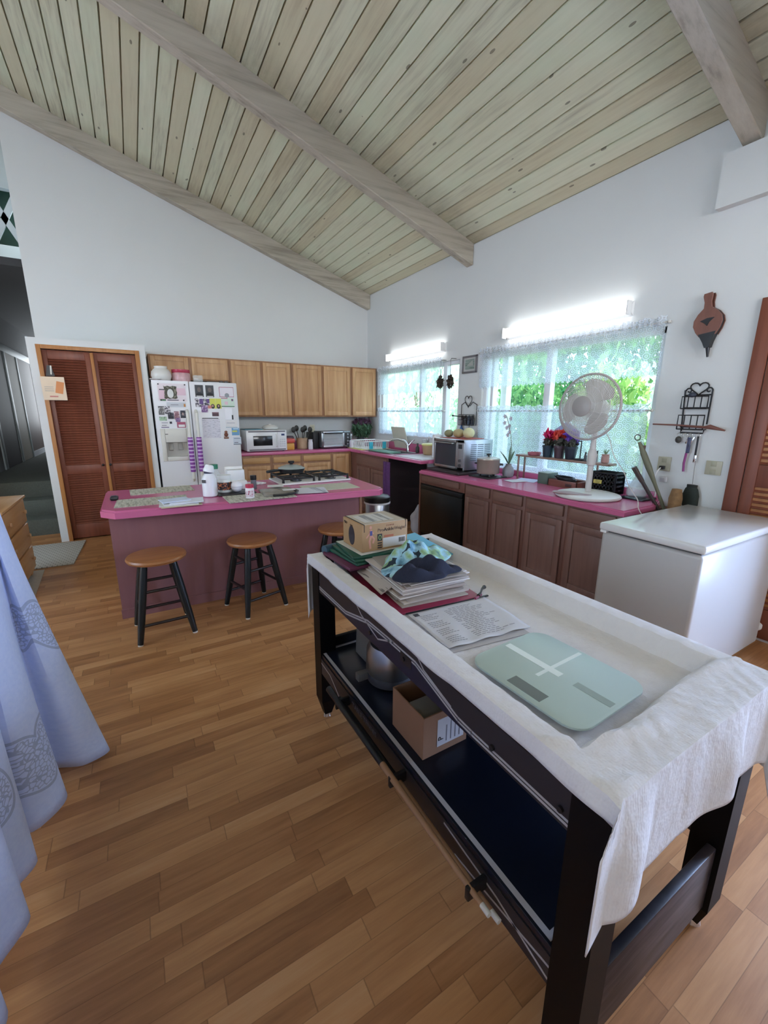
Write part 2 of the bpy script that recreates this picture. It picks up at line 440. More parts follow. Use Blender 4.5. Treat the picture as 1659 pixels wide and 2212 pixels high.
# closet box in the corner with its folding louvre door
PY = -.5655
g = G()
g.box(-4.215, -4.144, PY, 0, 0, 2.165); g.box(-3.225, -3.165, PY, 0, 0, 2.165, .0); g.box(-4.144, -3.225, PY, 0, 2.10, 2.165)
g.box(-4.144, -3.225, -.03, 0, 0, 2.10)
st('wall_closet', g, WALL, smooth=False)
def louvre(g, face, u0, u1, v0, v1, w0, st_w=.055, mid=None, mw=.10, top=.10, bot=.17, pitch=.03, th=.032):
    F(g, face, u0, u0 + st_w, v0, v1, w0, w0 + th, .003); F(g, face, u1 - st_w, u1, v0, v1, w0, w0 + th, .003)
    F(g, face, u0 + st_w, u1 - st_w, v1 - top, v1, w0 + .002, w0 + th - .002, .003); F(g, face, u0 + st_w, u1 - st_w, v0, v0 + bot, w0 + .002, w0 + th - .002, .003)
    spans = [(v0 + bot, v1 - top)]
    if mid:
        F(g, face, u0 + st_w, u1 - st_w, mid - mw / 2, mid + mw / 2, w0 + .002, w0 + th - .002, .003)
        spans = [(v0 + bot, mid - mw / 2), (mid + mw / 2, v1 - top)]
    a, p = face
    for s0, s1 in spans:
        n = int((s1 - s0) / pitch); q = (s1 - s0) / n
        for i in range(n):
            zc = s0 + (i + .5) * q
            pr = [(w0 + .001, zc + q * .40), (w0 + .007, zc + q * .40 + .004), (w0 + th - .002, zc - q * .36), (w0 + th - .008, zc - q * .36 - .003)]
            if a == 'y': g.prism([(u0 + st_w, p - w, z) for w, z in pr], (u1 - u0 - 2 * st_w, 0, 0))
            else: g.prism([(p - w, u0 + st_w, z) for w, z in pr], (0, u1 - u0 - 2 * st_w, 0))
g = G()
F(g, ('y', PY), -4.144, -4.124, 0, 2.10, -.10, .006); F(g, ('y', PY), -3.245, -3.225, 0, 2.10, -.10, .006); F(g, ('y', PY), -4.124, -3.245, 2.075, 2.10, -.10, .006)
F(g, ('y', PY), -4.144, -4.105, 0, 2.1, .0, .012, .003); F(g, ('y', PY), -3.268, -3.225, 0, 2.1, .0, .012, .003); F(g, ('y', PY), -4.105, -3.268, 2.06, 2.1, .0, .012, .003)
d1 = st('door_1', g, REDL)
for a, b in ((-4.115, -3.692), (-3.682, -3.258)):
    g = G(); louvre(g, ('y', PY + .062), a, b, .015, 2.055, 0, .05, .80, .10, .09, .16, .026)
    obj('folding_panel', g, REDW, d1)
obj('lit_edge_strip', G().box(-3.692, -3.662, PY + .012, PY + .0285, .02, 2.05, .003), REDL, d1)  # lit edge of the folding panel, painted as a lighter strip
for u in (-3.72, -3.65):
    obj('door_knob', G().ball((u, PY + .018, .84), .014), DARK, d1)
for z in (1.78, .22): obj('hinge', G().box(-3.262, -3.252, PY + .012, PY + .03, z - .05, z + .05), M('#b9a878', .3, 1), d1)
obj('hinge', G().box(-4.118, -4.106, PY + .012, PY + .03, .17, .27), DARK, d1)

# louvred door on the window wall
g = G(); f = ('x', 0.0)
F(g, f, -5.14, -5.06, 0, 2.12, 0, .02, .004); F(g, f, -6.1, -6.02, 0, 2.12, 0, .02, .004); F(g, f, -6.02, -5.14, 2.04, 2.12, 0, .02, .004)
d2 = st('door_2', g, REDW)
obj('lit_edge_backing', G().box(-.004, -.0005, -6.01, -5.15, .05, 2.02), REDL, d2)  # amber board imitates lit slat edges through the gaps
g = G(); louvre(g, f, -5.58, -5.145, .02, 2.03, -.02, .065, 1.06, .14, .12, .2, .034, .038); obj('folding_panel', g, REDW, d2)
g = G(); louvre(g, f, -6.015, -5.585, .02, 2.03, -.02, .065, 1.06, .14, .12, .2, .034, .038); obj('folding_panel', g, REDW, d2)

# hall beyond the big white wall: carpeted steps, doors, loft
CARPET = M('#5f625c', .95, 0, .22, 60, .8, 240, .1)
g = G()
g.box(-5.1, -4.215, -.12, 7, -.02, .19, .01); g.box(-5.1, -4.215, .15, 7, .18, .38, .01); g.box(-5.1, -4.215, .42, 7, .37, .575, .01)
st('floor_hall', g, CARPET)
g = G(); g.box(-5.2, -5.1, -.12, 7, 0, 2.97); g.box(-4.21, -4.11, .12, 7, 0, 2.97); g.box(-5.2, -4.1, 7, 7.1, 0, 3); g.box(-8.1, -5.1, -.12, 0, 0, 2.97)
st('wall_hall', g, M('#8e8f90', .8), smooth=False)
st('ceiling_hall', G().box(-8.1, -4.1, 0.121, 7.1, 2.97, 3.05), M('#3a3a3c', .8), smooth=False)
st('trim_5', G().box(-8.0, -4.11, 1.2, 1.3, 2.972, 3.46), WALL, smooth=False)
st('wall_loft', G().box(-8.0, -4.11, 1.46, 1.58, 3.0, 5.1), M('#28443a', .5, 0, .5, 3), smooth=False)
st('trim_6', G().box(-8.0, -4.11, 1.2, 1.3, 4.1, 5.1), M('#a9a9ab', .7), smooth=False)
g = G()
for k in range(-3, 8):
    xa = -4.47 - .36 * k
    for s in (1, -1):
        p = Vector((xa, 1.25, 3.78)); d = Vector((s * .45, 0, .89)).normalized()
        q = d.cross(Vector((0, 1, 0))) * .035
        L = .36
        g.prism([p - d * L - q, p - d * L + q, p + d * L + q, p + d * L - q], (0, .03, 0))
bmesh.ops.delete(g.bm, geom=[v for v in g.bm.verts if v.co.x > -4.12], context='VERTS')
st('trim_7', g, M('#b5b4b6', .6), smooth=False)
HT = M('#b9c4c6', .5)
g = G(); hx = -5.1
for a, b in ((1.95, 2.1), (3.08, 3.24), (3.98, 4.1), (5.3, 5.4)): g.box(hx, hx + .02, a, b, .575, 2.38, .004)
g.box(hx, hx + .02, 1.95, 5.4, 2.38, 2.5, .004)
st('trim_8', g, HT)
st('door_3', G().box(hx, hx + .012, 3.24, 3.98, .58, 2.38), M('#b5ab9a', .6))
st('door_4', G().box(hx, hx + .012, 4.1, 5.3, .68, 2.38), M('#5b4038', .6))
st('door_5', G().box(hx, hx + .012, 2.1, 3.08, .58, 2.38), M('#30282c', .6))
st('baseboard_hall', G().box(hx, hx + .018, 4.1, 5.3, .575, .68), M('#e6e8f0', .5))

# ------------------------------------------------------------------ garden outside the windows
st('ground', G().box(.14, 14, -14, 8, -.5, -.4), M('#7e9a5c', .9, 0, .3, 3))
def leafmat(name, a, b):
    n = N(name); r = n.node('ShaderNodeNewGeometry').outputs['Random Per Island']
    d = n.node('ShaderNodeBsdfDiffuse'); tr = n.node('ShaderNodeBsdfTranslucent'); c = n.ramp(r, (0, a), (1, b))
    n.set(d.inputs[0], c); n.set(tr.inputs[0], c)
    m = n.node('ShaderNodeMixShader'); m.inputs[0].default_value = .4
    n.t.links.new(d.outputs[0], m.inputs[1]); n.t.links.new(tr.outputs[0], m.inputs[2]); n.t.links.new(m.outputs[0], n.out.inputs[0]); return n.m
LG = leafmat('hedge_leaf', '#4f8a3c', '#c9e08a'); LP = leafmat('pale_leaf', '#9dbf9a', '#f2f6ea'); LD = leafmat('deep_leaf', '#2e6b45', '#8fbf7a')
def leaves(g, c, R, n, ls, seed):
    q = random.Random(seed)
    for _ in range(n):
        d = Vector((q.gauss(0, 1), q.gauss(0, 1), q.gauss(0, 1))).normalized() * (q.random() ** .35)
        p = Vector(c) + Vector((d.x * R[0], d.y * R[1], d.z * R[2]))
        e = Euler((q.uniform(0, 6), q.uniform(0, 6), q.uniform(0, 6))).to_matrix(); l = ls * q.uniform(.6, 1.3)
        g.poly([p + e @ Vector(v) for v in ((-l, 0, 0), (0, -l * .42, .01), (l, 0, 0), (0, l * .42, .01))])
def bush(c, R, n, ls, mat, label, seed):
    t = thing('garden_bush', label, 'bush', (c[0], c[1], -.4), 'bushes outside the kitchen windows')
    g = G(); leaves(g, c, R, n, ls, seed); obj('foliage', g, mat, t, smooth=False)
    g = G(); q = random.Random(seed)
    for _ in range(5):
        g.tube([(c[0], c[1], -.4), (c[0] + q.uniform(-.1, .1), c[1] + q.uniform(-.1, .1), c[2] - R[2] * .4), (c[0] + q.uniform(-.4, .4) * R[0], c[1] + q.uniform(-.4, .4) * R[1], c[2] + R[2] * .5)], [.03, .02, .008], 6)
    obj('stem', g, M('#6b5640', .8), t)
bush((2.2, -1.55, .9), (.7, .62, 1.25), 2200, .075, LD, 'dense green bush seen through the far end of the sink window', 11)
bush((2.3, -.1, 1.0), (.75, .72, 1.4), 2200, .08, LP, 'pale silvery bush outside the left edge of the sink window', 12)
bush((2.1, -2.85, .9), (.65, .55, 1.25), 2200, .075, LG, 'light green bush beyond the open slit of the sink window', 13)
bush((3.4, 3.2, 1.6), (1.5, 1.9, 2.2), 3200, .12, LP, 'pale bush farthest back along the outside path', 14)
bush((3.9, -2.2, .95), (.8, 1.0, 1.3), 2400, .08, LP, 'white flowering pale bush behind the orchid and squash', 15)
bush((2.3, -4.3, 1.0), (.75, .75, 1.1), 3000, .07, LG, 'yellow green hedge right behind the standing fan', 16)
bush((7.5, 1.6, 2.6), (1.6, 3.4, 3.6), 4200, .19, LD, 'tall deep green bush rising behind the window hedge', 17)
bush((7.5, -5.2, 2.6), (1.6, 3.4, 3.6), 4200, .19, LD, 'tallest dark bush behind the yellow green hedge', 18)
solo('porch_post', G().box(.95, 1.05, -2.12, -2.02, -.4, 2.9, .005), WHITE, 'white square porch post seen through the left pane of the counter window', 'post')

# ------------------------------------------------------------------ lace curtains
def curtain(y0, y1, zt, zb, label, seed, header, scal, xo=-.024):
    q = random.Random(seed); ph = [q.uniform(0, 6) for _ in range(6)]
    t = thing('lace_valance' if scal else 'lace_cafe_curtain', label, 'curtain', (xo, (y0 + y1) / 2, zb))
    def wv(y, a): return a * (sin(y * 38 + ph[0] + .8 * sin(y * 7 + ph[1])) * .6 + sin(y * 61 + ph[2]) * .25 + sin(y * 17 + ph[3]) * .35)
    L = y1 - y0
    def f(u, v):
        y = y0 + u * L; z = zt + (zb - zt) * v
        if scal and v > .85: z += .022 * (1 - abs(sin(y * pi / .05))) * (v - .85) / .15
        return (xo + wv(y, .006 + .008 * v), y, z)
    g = G(); g.sheet(f, int(L / .008), 14); obj('lace_panel', g, LACE, t)
    g = G()
    def h(u, v):
        y = y0 + u * L; zz = zt - .03 + (header + .03) * v
        return (xo - .012 + .014 * sin(y * 120 + ph[4] + 2 * sin(y * 23)) * (.3 + v), y, zz + (.008 * sin(y * 47 + ph[5]) if v > .9 else 0))
    g.sheet(h, int(L / .006), 6); obj('gathered_header', g, LACE, t)
    g = G(); g.tube([(xo, y0 - .02, zt - .012), (xo, y1 + .01, zt - .012)], .007, 10)
    for yy in (y0 - .02, y1 + .01): g.ball((xo, yy, zt - .012), .012)
    g.box(xo - .004, -.0, y0 - .024, y0 - .016, zt - .02, zt - .004); g.box(xo - .004, -.0, y1 + .006, y1 + .014, zt - .02, zt - .004)
    obj('curtain_rod', g, M('#c9c6c0', .4), t)
curtain(-1.98, -.38, 2.075, 1.70, 'white lace valance gathered across the top of the sink window', 1, .03, True)
curtain(-2.02, -.40, 1.475, 1.12, 'white lace cafe curtain on the lower half of the sink window', 2, .035, False)
curtain(-4.53, -2.64, 2.085, 1.70, 'white lace valance across the top of the window behind the fan', 3, .03, True)
curtain(-4.50, -2.66, 1.475, .875, 'white lace cafe curtain behind the fan and plant shelf', 4, .035, False)

# ------------------------------------------------------------------ fluorescent lights
def tubemat():
    n = N('lit_tube'); e = n.node('ShaderNodeEmission'); e.inputs[0].default_value = (.95, .985, 1, 1); e.inputs[1].default_value = TUBE
    n.t.links.new(e.outputs[0], n.out.inputs[0]); return n.m
LIT = tubemat()
def strip(y0, y1, z, label):
    t = thing('fluorescent_light', label, 'light', (-.0, (y0 + y1) / 2, z))
    g = G(); g.prism([(0, y0, z - .055), (0, y0, z + .055), (-.03, y0, z + .03), (-.03, y0, z - .03)], (0, y1 - y0, 0)); obj('housing', g, WHITE, t, smooth=False)
    for yy in (y0, y1 - .012): obj('end_socket', G().box(-.085, -.028, yy, yy + .012, z - .05, z + .05, .004), WHITE, t)
    for dz in (-.027, .027):
        g = G(); g.cyl((-.062, y0 + .012, z + dz), (-.062, y1 - .012, z + dz), .0165, n=14); obj('lamp_tube', g, LIT, t)
strip(-2.02, -.71, 2.215, 'fluorescent strip light above the sink window, left one of the two')
strip(-4.27, -3.0, 2.215, 'fluorescent strip light above the window behind the fan, right one of two')

# ------------------------------------------------------------------ kitchen cabinets
def panel_door(face, u0, u1, v0, v1, s=.05):
    g = G(); w = .02
    F(g, face, u0, u0 + s, v0, v1, 0, w, .004); F(g, face, u1 - s, u1, v0, v1, 0, w, .004)
    F(g, face, u0 + s - .001, u1 - s + .001, v1 - s, v1, 0, w - .001, .004); F(g, face, u0 + s - .001, u1 - s + .001, v0, v0 + s, 0, w - .001, .004)
    F(g, face, u0 + s - .006, u1 - s + .006, v0 + s - .006, v1 - s + .006, 0, .009)
    i = s + .012
    F(g, face, u0 + i, u1 - i, v0 + i, v1 - i, .007, .0105, .002)
    return g
def drawer_front(face, u0, u1, v0, v1):
    g = G(); F(g, face, u0, u1, v0, v1, 0, .02, .006); return g
def cabinet(name, label, face, u0, u1, v0, v1, depth, doors, drawers, mats, group=None, kick=0., frame=.035, cat='cabinet', vtop=None):
    a, p = face; DM, XM, FM = mats
    loc = ((u0 + u1) / 2, p + depth / 2, v0) if a == 'y' else (p + depth / 2, (u0 + u1) / 2, v0)
    t = thing(name, label, cat, loc, group)
    g = G(); F(g, face, u0, u1, v0 + kick, vtop or v1, -depth, -.019); 
    if kick: F(g, face, u0, u1, v0, v0 + kick, -depth, -.07)
    obj('body', g, FM, t)
    g = G()
    F(g, face, u0, u1, v0 + kick, v1, -.0189, 0, .001)
    obj('face_frame', g, FM, t)
    for d in doors: obj('door', panel_door(face, *d), DM, t)
    for d in drawers: obj('drawer', drawer_front(face, *d), XM, t)
    return t
HON = (OAK, OAKX, OAKD); SHADED = (OAKS, OAKY_SHADED, wood('shaded_oak_frame', '#6b463d', '#855c4f', 'z', 1.0))
UF = ('y', -.32)
ug = 'honey oak wall cabinets above the back counter'
zt, zb = 2.104, 1.372
cabinet('wall_cabinet', 'short honey oak wall cabinet right above the refrigerator', UF, -3.135, -2.213, 1.82, zt, .318, [(-3.115, -2.70, 1.835, zt - .02), (-2.665, -2.235, 1.835, zt - .02)], [], HON, ug)
cabinet('wall_cabinet', 'tall two door honey oak wall cabinet above the white microwave', UF, -2.211, -1.383, zb, zt, .318, [(-2.195, -1.82, zb + .02, zt - .02), (-1.783, -1.405, zb + .02, zt - .02)], [], HON, ug)
cabinet('wall_cabinet', 'tall two door honey oak wall cabinet above the toaster oven', UF, -1.381, -.46, zb, zt, .318, [(-1.36, -.945, zb + .02, zt - .02), (-.905, -.48, zb + .02, zt - .02)], [], HON, ug)
cabinet('wall_cabinet', 'single door honey oak wall cabinet in the corner by the sink window', UF, -.458, -.022, zb, zt, .318, [(-.44, -.045, zb + .02, zt - .02)], [], HON, ug)
BF = ('y', -.61); bg_ = 'honey oak base cabinets under the back counter'; ZK = .874
dr = (.765, .845); do = (.13, .735)
cabinet('base_cabinet', 'honey oak base cabinet below the white microwave, next to the refrigerator', BF, -2.215, -1.80, 0, ZK, .6, [(-2.19, -1.835, *do)], [(-2.19, -1.835, *dr)], HON, bg_, .1)
cabinet('base_cabinet', 'honey oak base cabinet below the utensil crock, middle of the back run', BF, -1.798, -1.385, 0, ZK, .6, [(-1.785, -1.41, *do)], [(-1.785, -1.41, *dr)], HON, bg_, .1)
cabinet('base_cabinet', 'honey oak base cabinet below the toaster oven', BF, -1.383, -.935, 0, ZK, .6, [(-1.36, -.955, *do)], [(-1.36, -.955, *dr)], HON, bg_, .1)
cabinet('base_cabinet', 'honey oak corner cabinet half hidden in the shade of the sink run', BF, -.933, -.612, 0, ZK, .6, [(-.91, -.66, .13, .845)], [], HON, bg_, .1)
RF = ('x', -.61); rg = 'oak base cabinets painted in shade brown along the window wall'
cabinet('base_cabinet', 'brown sink cabinet with two doors below the faucet', RF, -1.69, -.612, 0, ZK, .6, [(-1.655, -1.25, .13, .69), (-1.225, -.815, .13, .69)], [(-1.655, -.815, .72, .85)], SHADED, rg, .1, vtop=.75)
solo('end_panel', G().box(-.608, -.012, -1.697, -1.691, .0, .873), M('#2c2228', .6), 'dark sheet painting the shade of the open bay on the sink cabinet side', 'panel')  # near-black sheet, shade of the open bay put into its colour
t = thing('dishwasher_gap_panel', 'bare wooden end panel closing the open bay beside the sink', 'panel', (-.3, -2.40, 0))
obj('side_board', G().box(-.61, -.005, -2.41, -2.385, 0, .76), SHADED[2], t)
LF = ('x', -.61); LK = .77
cabinet('base_cabinet', 'brown drawer rail cabinet framing the black dishwasher', LF, -3.165, -2.412, .66, LK, .6, [], [(-3.09, -2.45, .69, .755)], SHADED, rg, 0)
lab = ['brown base cabinet door nearest the black dishwasher', 'brown base cabinet below the brass legged plant shelf, second from the dishwasher', 'brown base cabinet below the white fan base, third from the dishwasher', 'brown base cabinet at the counter end, beside the chest freezer']
for (a, b), l in zip(((-3.54, -3.17), (-3.925, -3.542), (-4.325, -3.927), (-4.735, -4.327)), lab):
    cabinet('base_cabinet', l, LF, a, b, 0, LK, .6, [(a + .025, b - .025, .12, .64)], [(a + .025, b - .025, .67, .755)], SHADED, rg, .1)

# black dishwasher front
t = thing('dishwasher', 'black built-in dishwasher under the lower pink counter', 'dishwasher', (-.34, -2.79, 0))
g = G(); g.box(-.60, -.05, -3.15, -2.43, .02, .655); obj('body', g, BLACK, t)
g = G(); F(g, LF, -3.145, -2.435, .09, .60, -.01, .012, .006); obj('door', g, M('#0e1416', .3, 0, .1), t)
g = G(); F(g, LF, -3.145, -2.435, .602, .652, -.01, .016, .006); obj('control_panel', g, M('#12181a', .35), t)

# counters
def slab(name, poly, z0, z1, label, b=.012):
    g = G(); g.prism([(x, y, z0) for x, y in poly], (0, 0, z1 - z0))
    bmesh.ops.recalc_face_normals(g.bm, faces=g.bm.faces)
    e = [e for e in g.bm.edges if max(v.co.z for v in e.verts) > z1 - 1e-4 and min(v.co.z for v in e.verts) > z1 - 1e-4]
    bmesh.ops.bevel(g.bm, geom=e, offset=b, segments=3, affect='EDGES')
    return g
ct = thing('countertop', 'long pink laminate countertop turning the corner below the sink window', 'countertop', (-1.0, -.4, .874))
SK = (-.53, -.14, -1.68, -.94)
g = G(); zc0, zc1 = .8745, .912
# worktop in pieces around the sink opening
g.box(-2.215, -.003, -.635, -.003, zc0, zc1, .006)
g.box(-.635, -.003, SK[3], -.634, zc0, zc1, .0); g.box(-.635, SK[0], -2.44, SK[3], zc0, zc1, .006); g.box(SK[1], -.003, -2.44, SK[3], zc0, zc1); g.box(SK[0], SK[1], -2.44, SK[2], zc0, zc1, .0)
obj('worktop', g, PINK, ct)
g = G(); g.box(-2.2, -.022, -.022, -.003, .912, 1.015, .004); g.box(-.022, -.003, -2.42, -.003, .912, 1.015, .004); obj('backsplash', g, PINK, ct)
lc = thing('countertop', 'lower pink laminate countertop holding the fan and silver oven', 'countertop', (-.32, -3.6, .77))
obj('worktop', slab('w', [(-.635, -4.765), (-.25, -4.755), (-.003, -4.67), (-.003, -2.412), (-.635, -2.412)], .7705, .81, ''), PINK, lc)
obj('backsplash', G().box(-.022, -.003, -4.65, -2.42, .81, .862, .004), PINK, lc)

# sink and faucet
s = thing('kitchen_sink', 'steel double bowl sink below the lace cafe curtain', 'sink', (-.335, -1.41, .75))
g = G()
for a, b in ((-1.67, -1.33), (-1.29, -.95)):
    x0, x1, z0, z1 = -.52, -.19, .755, .914
    g.box(x0, x1, a, b, z0, z0 + .004)
    g.box(x0, x0 + .004, a, b, z0, z1); g.box(x1 - .004, x1, a, b, z0, z1); g.box(x0, x1, a, a + .004, z0, z1); g.box(x0, x1, b - .004, b, z0, z1)
obj('basin', g, STEEL, s)
g = G(); g.box(-.545, -.52, -1.695, -.925, .9122, .918, .002); g.box(-.19, -.125, -1.695, -.925, .9122, .918, .002)
for a, b in ((-1.695, -1.67), (-1.33, -1.29), (-.95, -.925)): g.box(-.52, -.19, a, b, .9122, .918, .002)
obj('rim', g, STEEL, s)
fz = .918
t = thing('kitchen_faucet', 'chrome single lever faucet behind the steel sink', 'faucet', (-.155, -1.46, fz))
g = G(); g.cyl((-.155, -1.46, fz), (-.155, -1.46, fz + .012), .03); obj('base', g, CHROME, t)
g = G(); g.tube([(-.155, -1.46, fz + .01), (-.16, -1.45, fz + .09), (-.19, -1.42, fz + .14), (-.26, -1.36, fz + .165), (-.33, -1.31, fz + .16), (-.345, -1.30, fz + .14)], [.021, .02, .017, .014, .014, .013], 12); obj('spout', g, CHROME, t)
g = G(); g.tube([(-.15, -1.465, fz + .085), (-.12, -1.50, fz + .14), (-.10, -1.53, fz + .165)], [.014, .01, .012], 10); obj('lever', g, CHROME, t)
solo('sink_cutting_board', G().box(-.56, -.36, -1.60, -1.06, .9185, .932, .005), M('#5f8f7c', .5), 'green board laid across the front of the steel sink', 'board')
solo('soap_bottle', G().lathe([(.02, 0), (.026, .01), (.026, .07), (.012, .09), (.010, .11), (.014, .112), (.014, .125)], (-.14, -1.66, .918)), M('#39403c', .3), 'dark little soap bottle beside the chrome faucet', 'bottle')
t = thing('food_tub', 'clear tub with a pale yellow lid standing right of the sink', 'tub', (-.16, -1.96, .9205))
obj('tub', G().lathe([(.075, 0), (.085, .01), (.098, .115), (.1, .12)], (-.16, -1.96, .9205)), M('#c4a27c', .35), t)
obj('lid', G().lathe([(.104, .118), (.106, .122), (.106, .135), (.095, .14), (0, .141)], (-.16, -1.96, .9205)), M('#e3dc8a', .35), t)
t = thing('paper_towel_roll', 'upright white paper towel roll left of the silver oven', 'paper towel', (-.28, -2.27, .9205))
obj('roll', G().lathe([(.02, 0), (.058, 0), (.06, .01), (.06, .26), (.058, .265), (.02, .265)], (-.28, -2.27, .9205)), M('#e9e9ec', .9, 0, .02), t)
obj('spindle', G().cyl((-.28, -2.27, .9205), (-.28, -2.27, 1.2), .012), WHITE, t)
t = thing('suction_cup_holder', 'small clear cup holder stuck to the wall above the faucet', 'holder', (-.03, -1.70, 1.05))
obj('cup', G().lathe([(.028, 0), (.034, .002), (.038, .05), (.036, .05), (.03, .006)], (-.045, -1.70, 1.05)), CLEAR, t)
obj('suction_disc', G().cyl((-.001, -1.70, 1.09), (-.012, -1.70, 1.09), .02), WHITE, t)
solo('drain_board', G().box(-.60, -.04, -2.41, -1.83, .9125, .92, .004), M('#c9c4c9', .4), 'pale drain tray right of the steel sink', 'tray')
solo('drying_mat', G().box(-.59, -.10, -.92, -.42, .9125, .918, .003), M('#d9d77e', .85, 0, .15, 60), 'yellow green drying mat under the white dish rack', 'mat')
t = thing('dish_rack', 'white plastic dish rack with turquoise clips on a yellow mat', 'dish rack', (-.36, -.70, .9185))
x0, x1, y0, y1, z0, z1 = -.54, -.14, -.905, -.50, .9185, 1.03
g = G(); g.box(x0, x1, y0, y1, z0, z0 + .01, .003)
for k in range(15):
    y = y0 + (y1 - y0) * k / 14
    g.cyl((x0 + .01, y, z0), (x0 - .005, y, z1), .004, n=6); g.cyl((x1 - .01, y, z0), (x1 + .005, y, z1), .004, n=6)
for k in range(13):
    x = x0 + (x1 - x0) * k / 12
    g.cyl((x, y0 + .01, z0), (x, y0 - .005, z1), .004, n=6); g.cyl((x, y1 - .01, z0), (x, y1 + .005, z1), .004, n=6)
obj('basket', g, WHITE, t)
g = G(); g.tube([(x0 - .008, y0 - .008, z1), (x1 + .008, y0 - .008, z1), (x1 + .008, y1 + .008, z1), (x0 - .008, y1 + .008, z1)], .009, 8, True); obj('rim', g, WHITE, t)
for a in (-.44, -.22): obj('side_clip', G().box(a - .03, a + .03, y0 - .022, y0 - .009, z0 + .005, z1 - .008, .005), M('#3fb8cf', .4), t)
g = G(); g.box(x0 - .05, x0 - .014, -.575, -.51, z0 + .003, z1, .006); obj('cutlery_holder', g, M('#e0dde6', .4), t)
solo('drinking_glass', G().lathe([(.022, 0), (.028, .004), (.032, .085), (.03, .085), (.026, .008)], (-.40, -.60, .929)), CLEAR, 'clear tumbler upside up in the dish rack', 'glass')
solo('cutting_board', G().obox((-.085, -1.13, 1.09), (.014, .36, .31), (0, RD(-14), 0), .008), M('#ccc7b6', .55), 'large cream cutting board leaning on the sink window wall', 'cutting board')

# flowers in the corner
t = thing('flower_vase', 'dark vase of purple flowers with leafy greens in the counter corner', 'flowers', (-.24, -.20, .9125))
obj('vase', G().lathe([(.05, 0), (.07, .03), (.06, .12), (.045, .16), (.05, .17), (.042, .165)], (-.24, -.20, .9125)), M('#3a3b45', .3), t)
g = G(); leaves(g, (-.22, -.21, 1.17), (.16, .13, .12), 420, .055, 41); obj('greenery', g, M('#3f5f45', .7, 0, .3, 30), t, smooth=False)
g = G(); leaves(g, (-.20, -.19, 1.29), (.16, .13, .05), 260, .035, 42); obj('blossoms', g, M('#57364f', .7, 0, .35, 30), t, smooth=False)

# white microwave
t = thing('microwave_oven', 'white microwave oven on the back counter beside the refrigerator', 'microwave', (-1.84, -.37, .9125))
mx0, mx1, my0, mz0, mz1 = -2.11, -1.565, -.55, .925, 1.20
obj('body', G().box(mx0, mx1, my0 + .02, -.12, mz0, mz1, .008), WHITE, t)
g = G(); g.box(mx0, mx1 - .13, my0, my0 + .0199, mz0, mz1, .006); obj('door', g, M('#eceef2', .25), t)
g = G(); g.box(mx0 + .09, mx1 - .20, my0 - .003, my0 + .002, mz0 + .07, mz1 - .075, .002); obj('door_window', g, M('#23252a', .15), t)
for a, b in ((mz0 + .008, mz0 + .024), (mz1 - .026, mz1 - .01)):
    g = G(); g.box(mx0 + .03, mx1 - .02, my0 - .002, my0 + .004, a, b); obj('vent_strip', g, M('#6d6a74', .5), t)
g = G(); g.box(mx1 - .129, mx1, my0, my0 + .0199, mz0, mz1, .006); cp = obj('control_panel', g, M('#e6e8ee', .3), t)
obj('display', G().box(mx1 - .075, mx1 - .03, my0 - .002, my0 + .002, mz1 - .075, mz1 - .05), M('#2b3c66', .2), cp)
for r in range(4):
    for c in range(3):
        obj('button', G().box(mx1 - .098 + c * .028, mx1 - .078 + c * .028, my0 - .002, my0 + .002, mz0 + .05 + r * .03, mz0 + .067 + r * .03), M('#cfd1da', .4), cp)
obj('handle', G().tube([(mx1 - .145, my0, mz0 + .05), (mx1 - .145, my0 - .022, mz0 + .065), (mx1 - .145, my0 - .022, mz1 - .065), (mx1 - .145, my0, mz1 - .05)], .007), WHITE, t)
for a in (mx0 + .04, mx1 - .04):
    for b in (my0 + .05, -.17): obj('foot', G().cyl((a, b, .9125), (a, b, mz0 + .002), .014, n=10), DARK, t)
solo('tray', G().box(-2.10, -1.86, -.46, -.16, 1.2005, 1.212, .004), M('#5c8a9c', .4), 'flat blue tray on top of the white microwave', 'tray')
t = thing('dish_cover', 'white domed dish with a lid on top of the white microwave', 'dish', (-1.73, -.34, 1.2005))
obj('bowl', G().lathe([(.07, 0), (.095, .012), (.1, .03), (.0, .031)], (-1.73, -.34, 1.2005), sx=1.1), WHITE, t)
obj('lid', G().lathe([(.1, .031), (.085, .05), (.05, .062), (.02, .065), (.018, .075), (0, .078)], (-1.73, -.34, 1.2005), sx=1.1), WHITE, t)

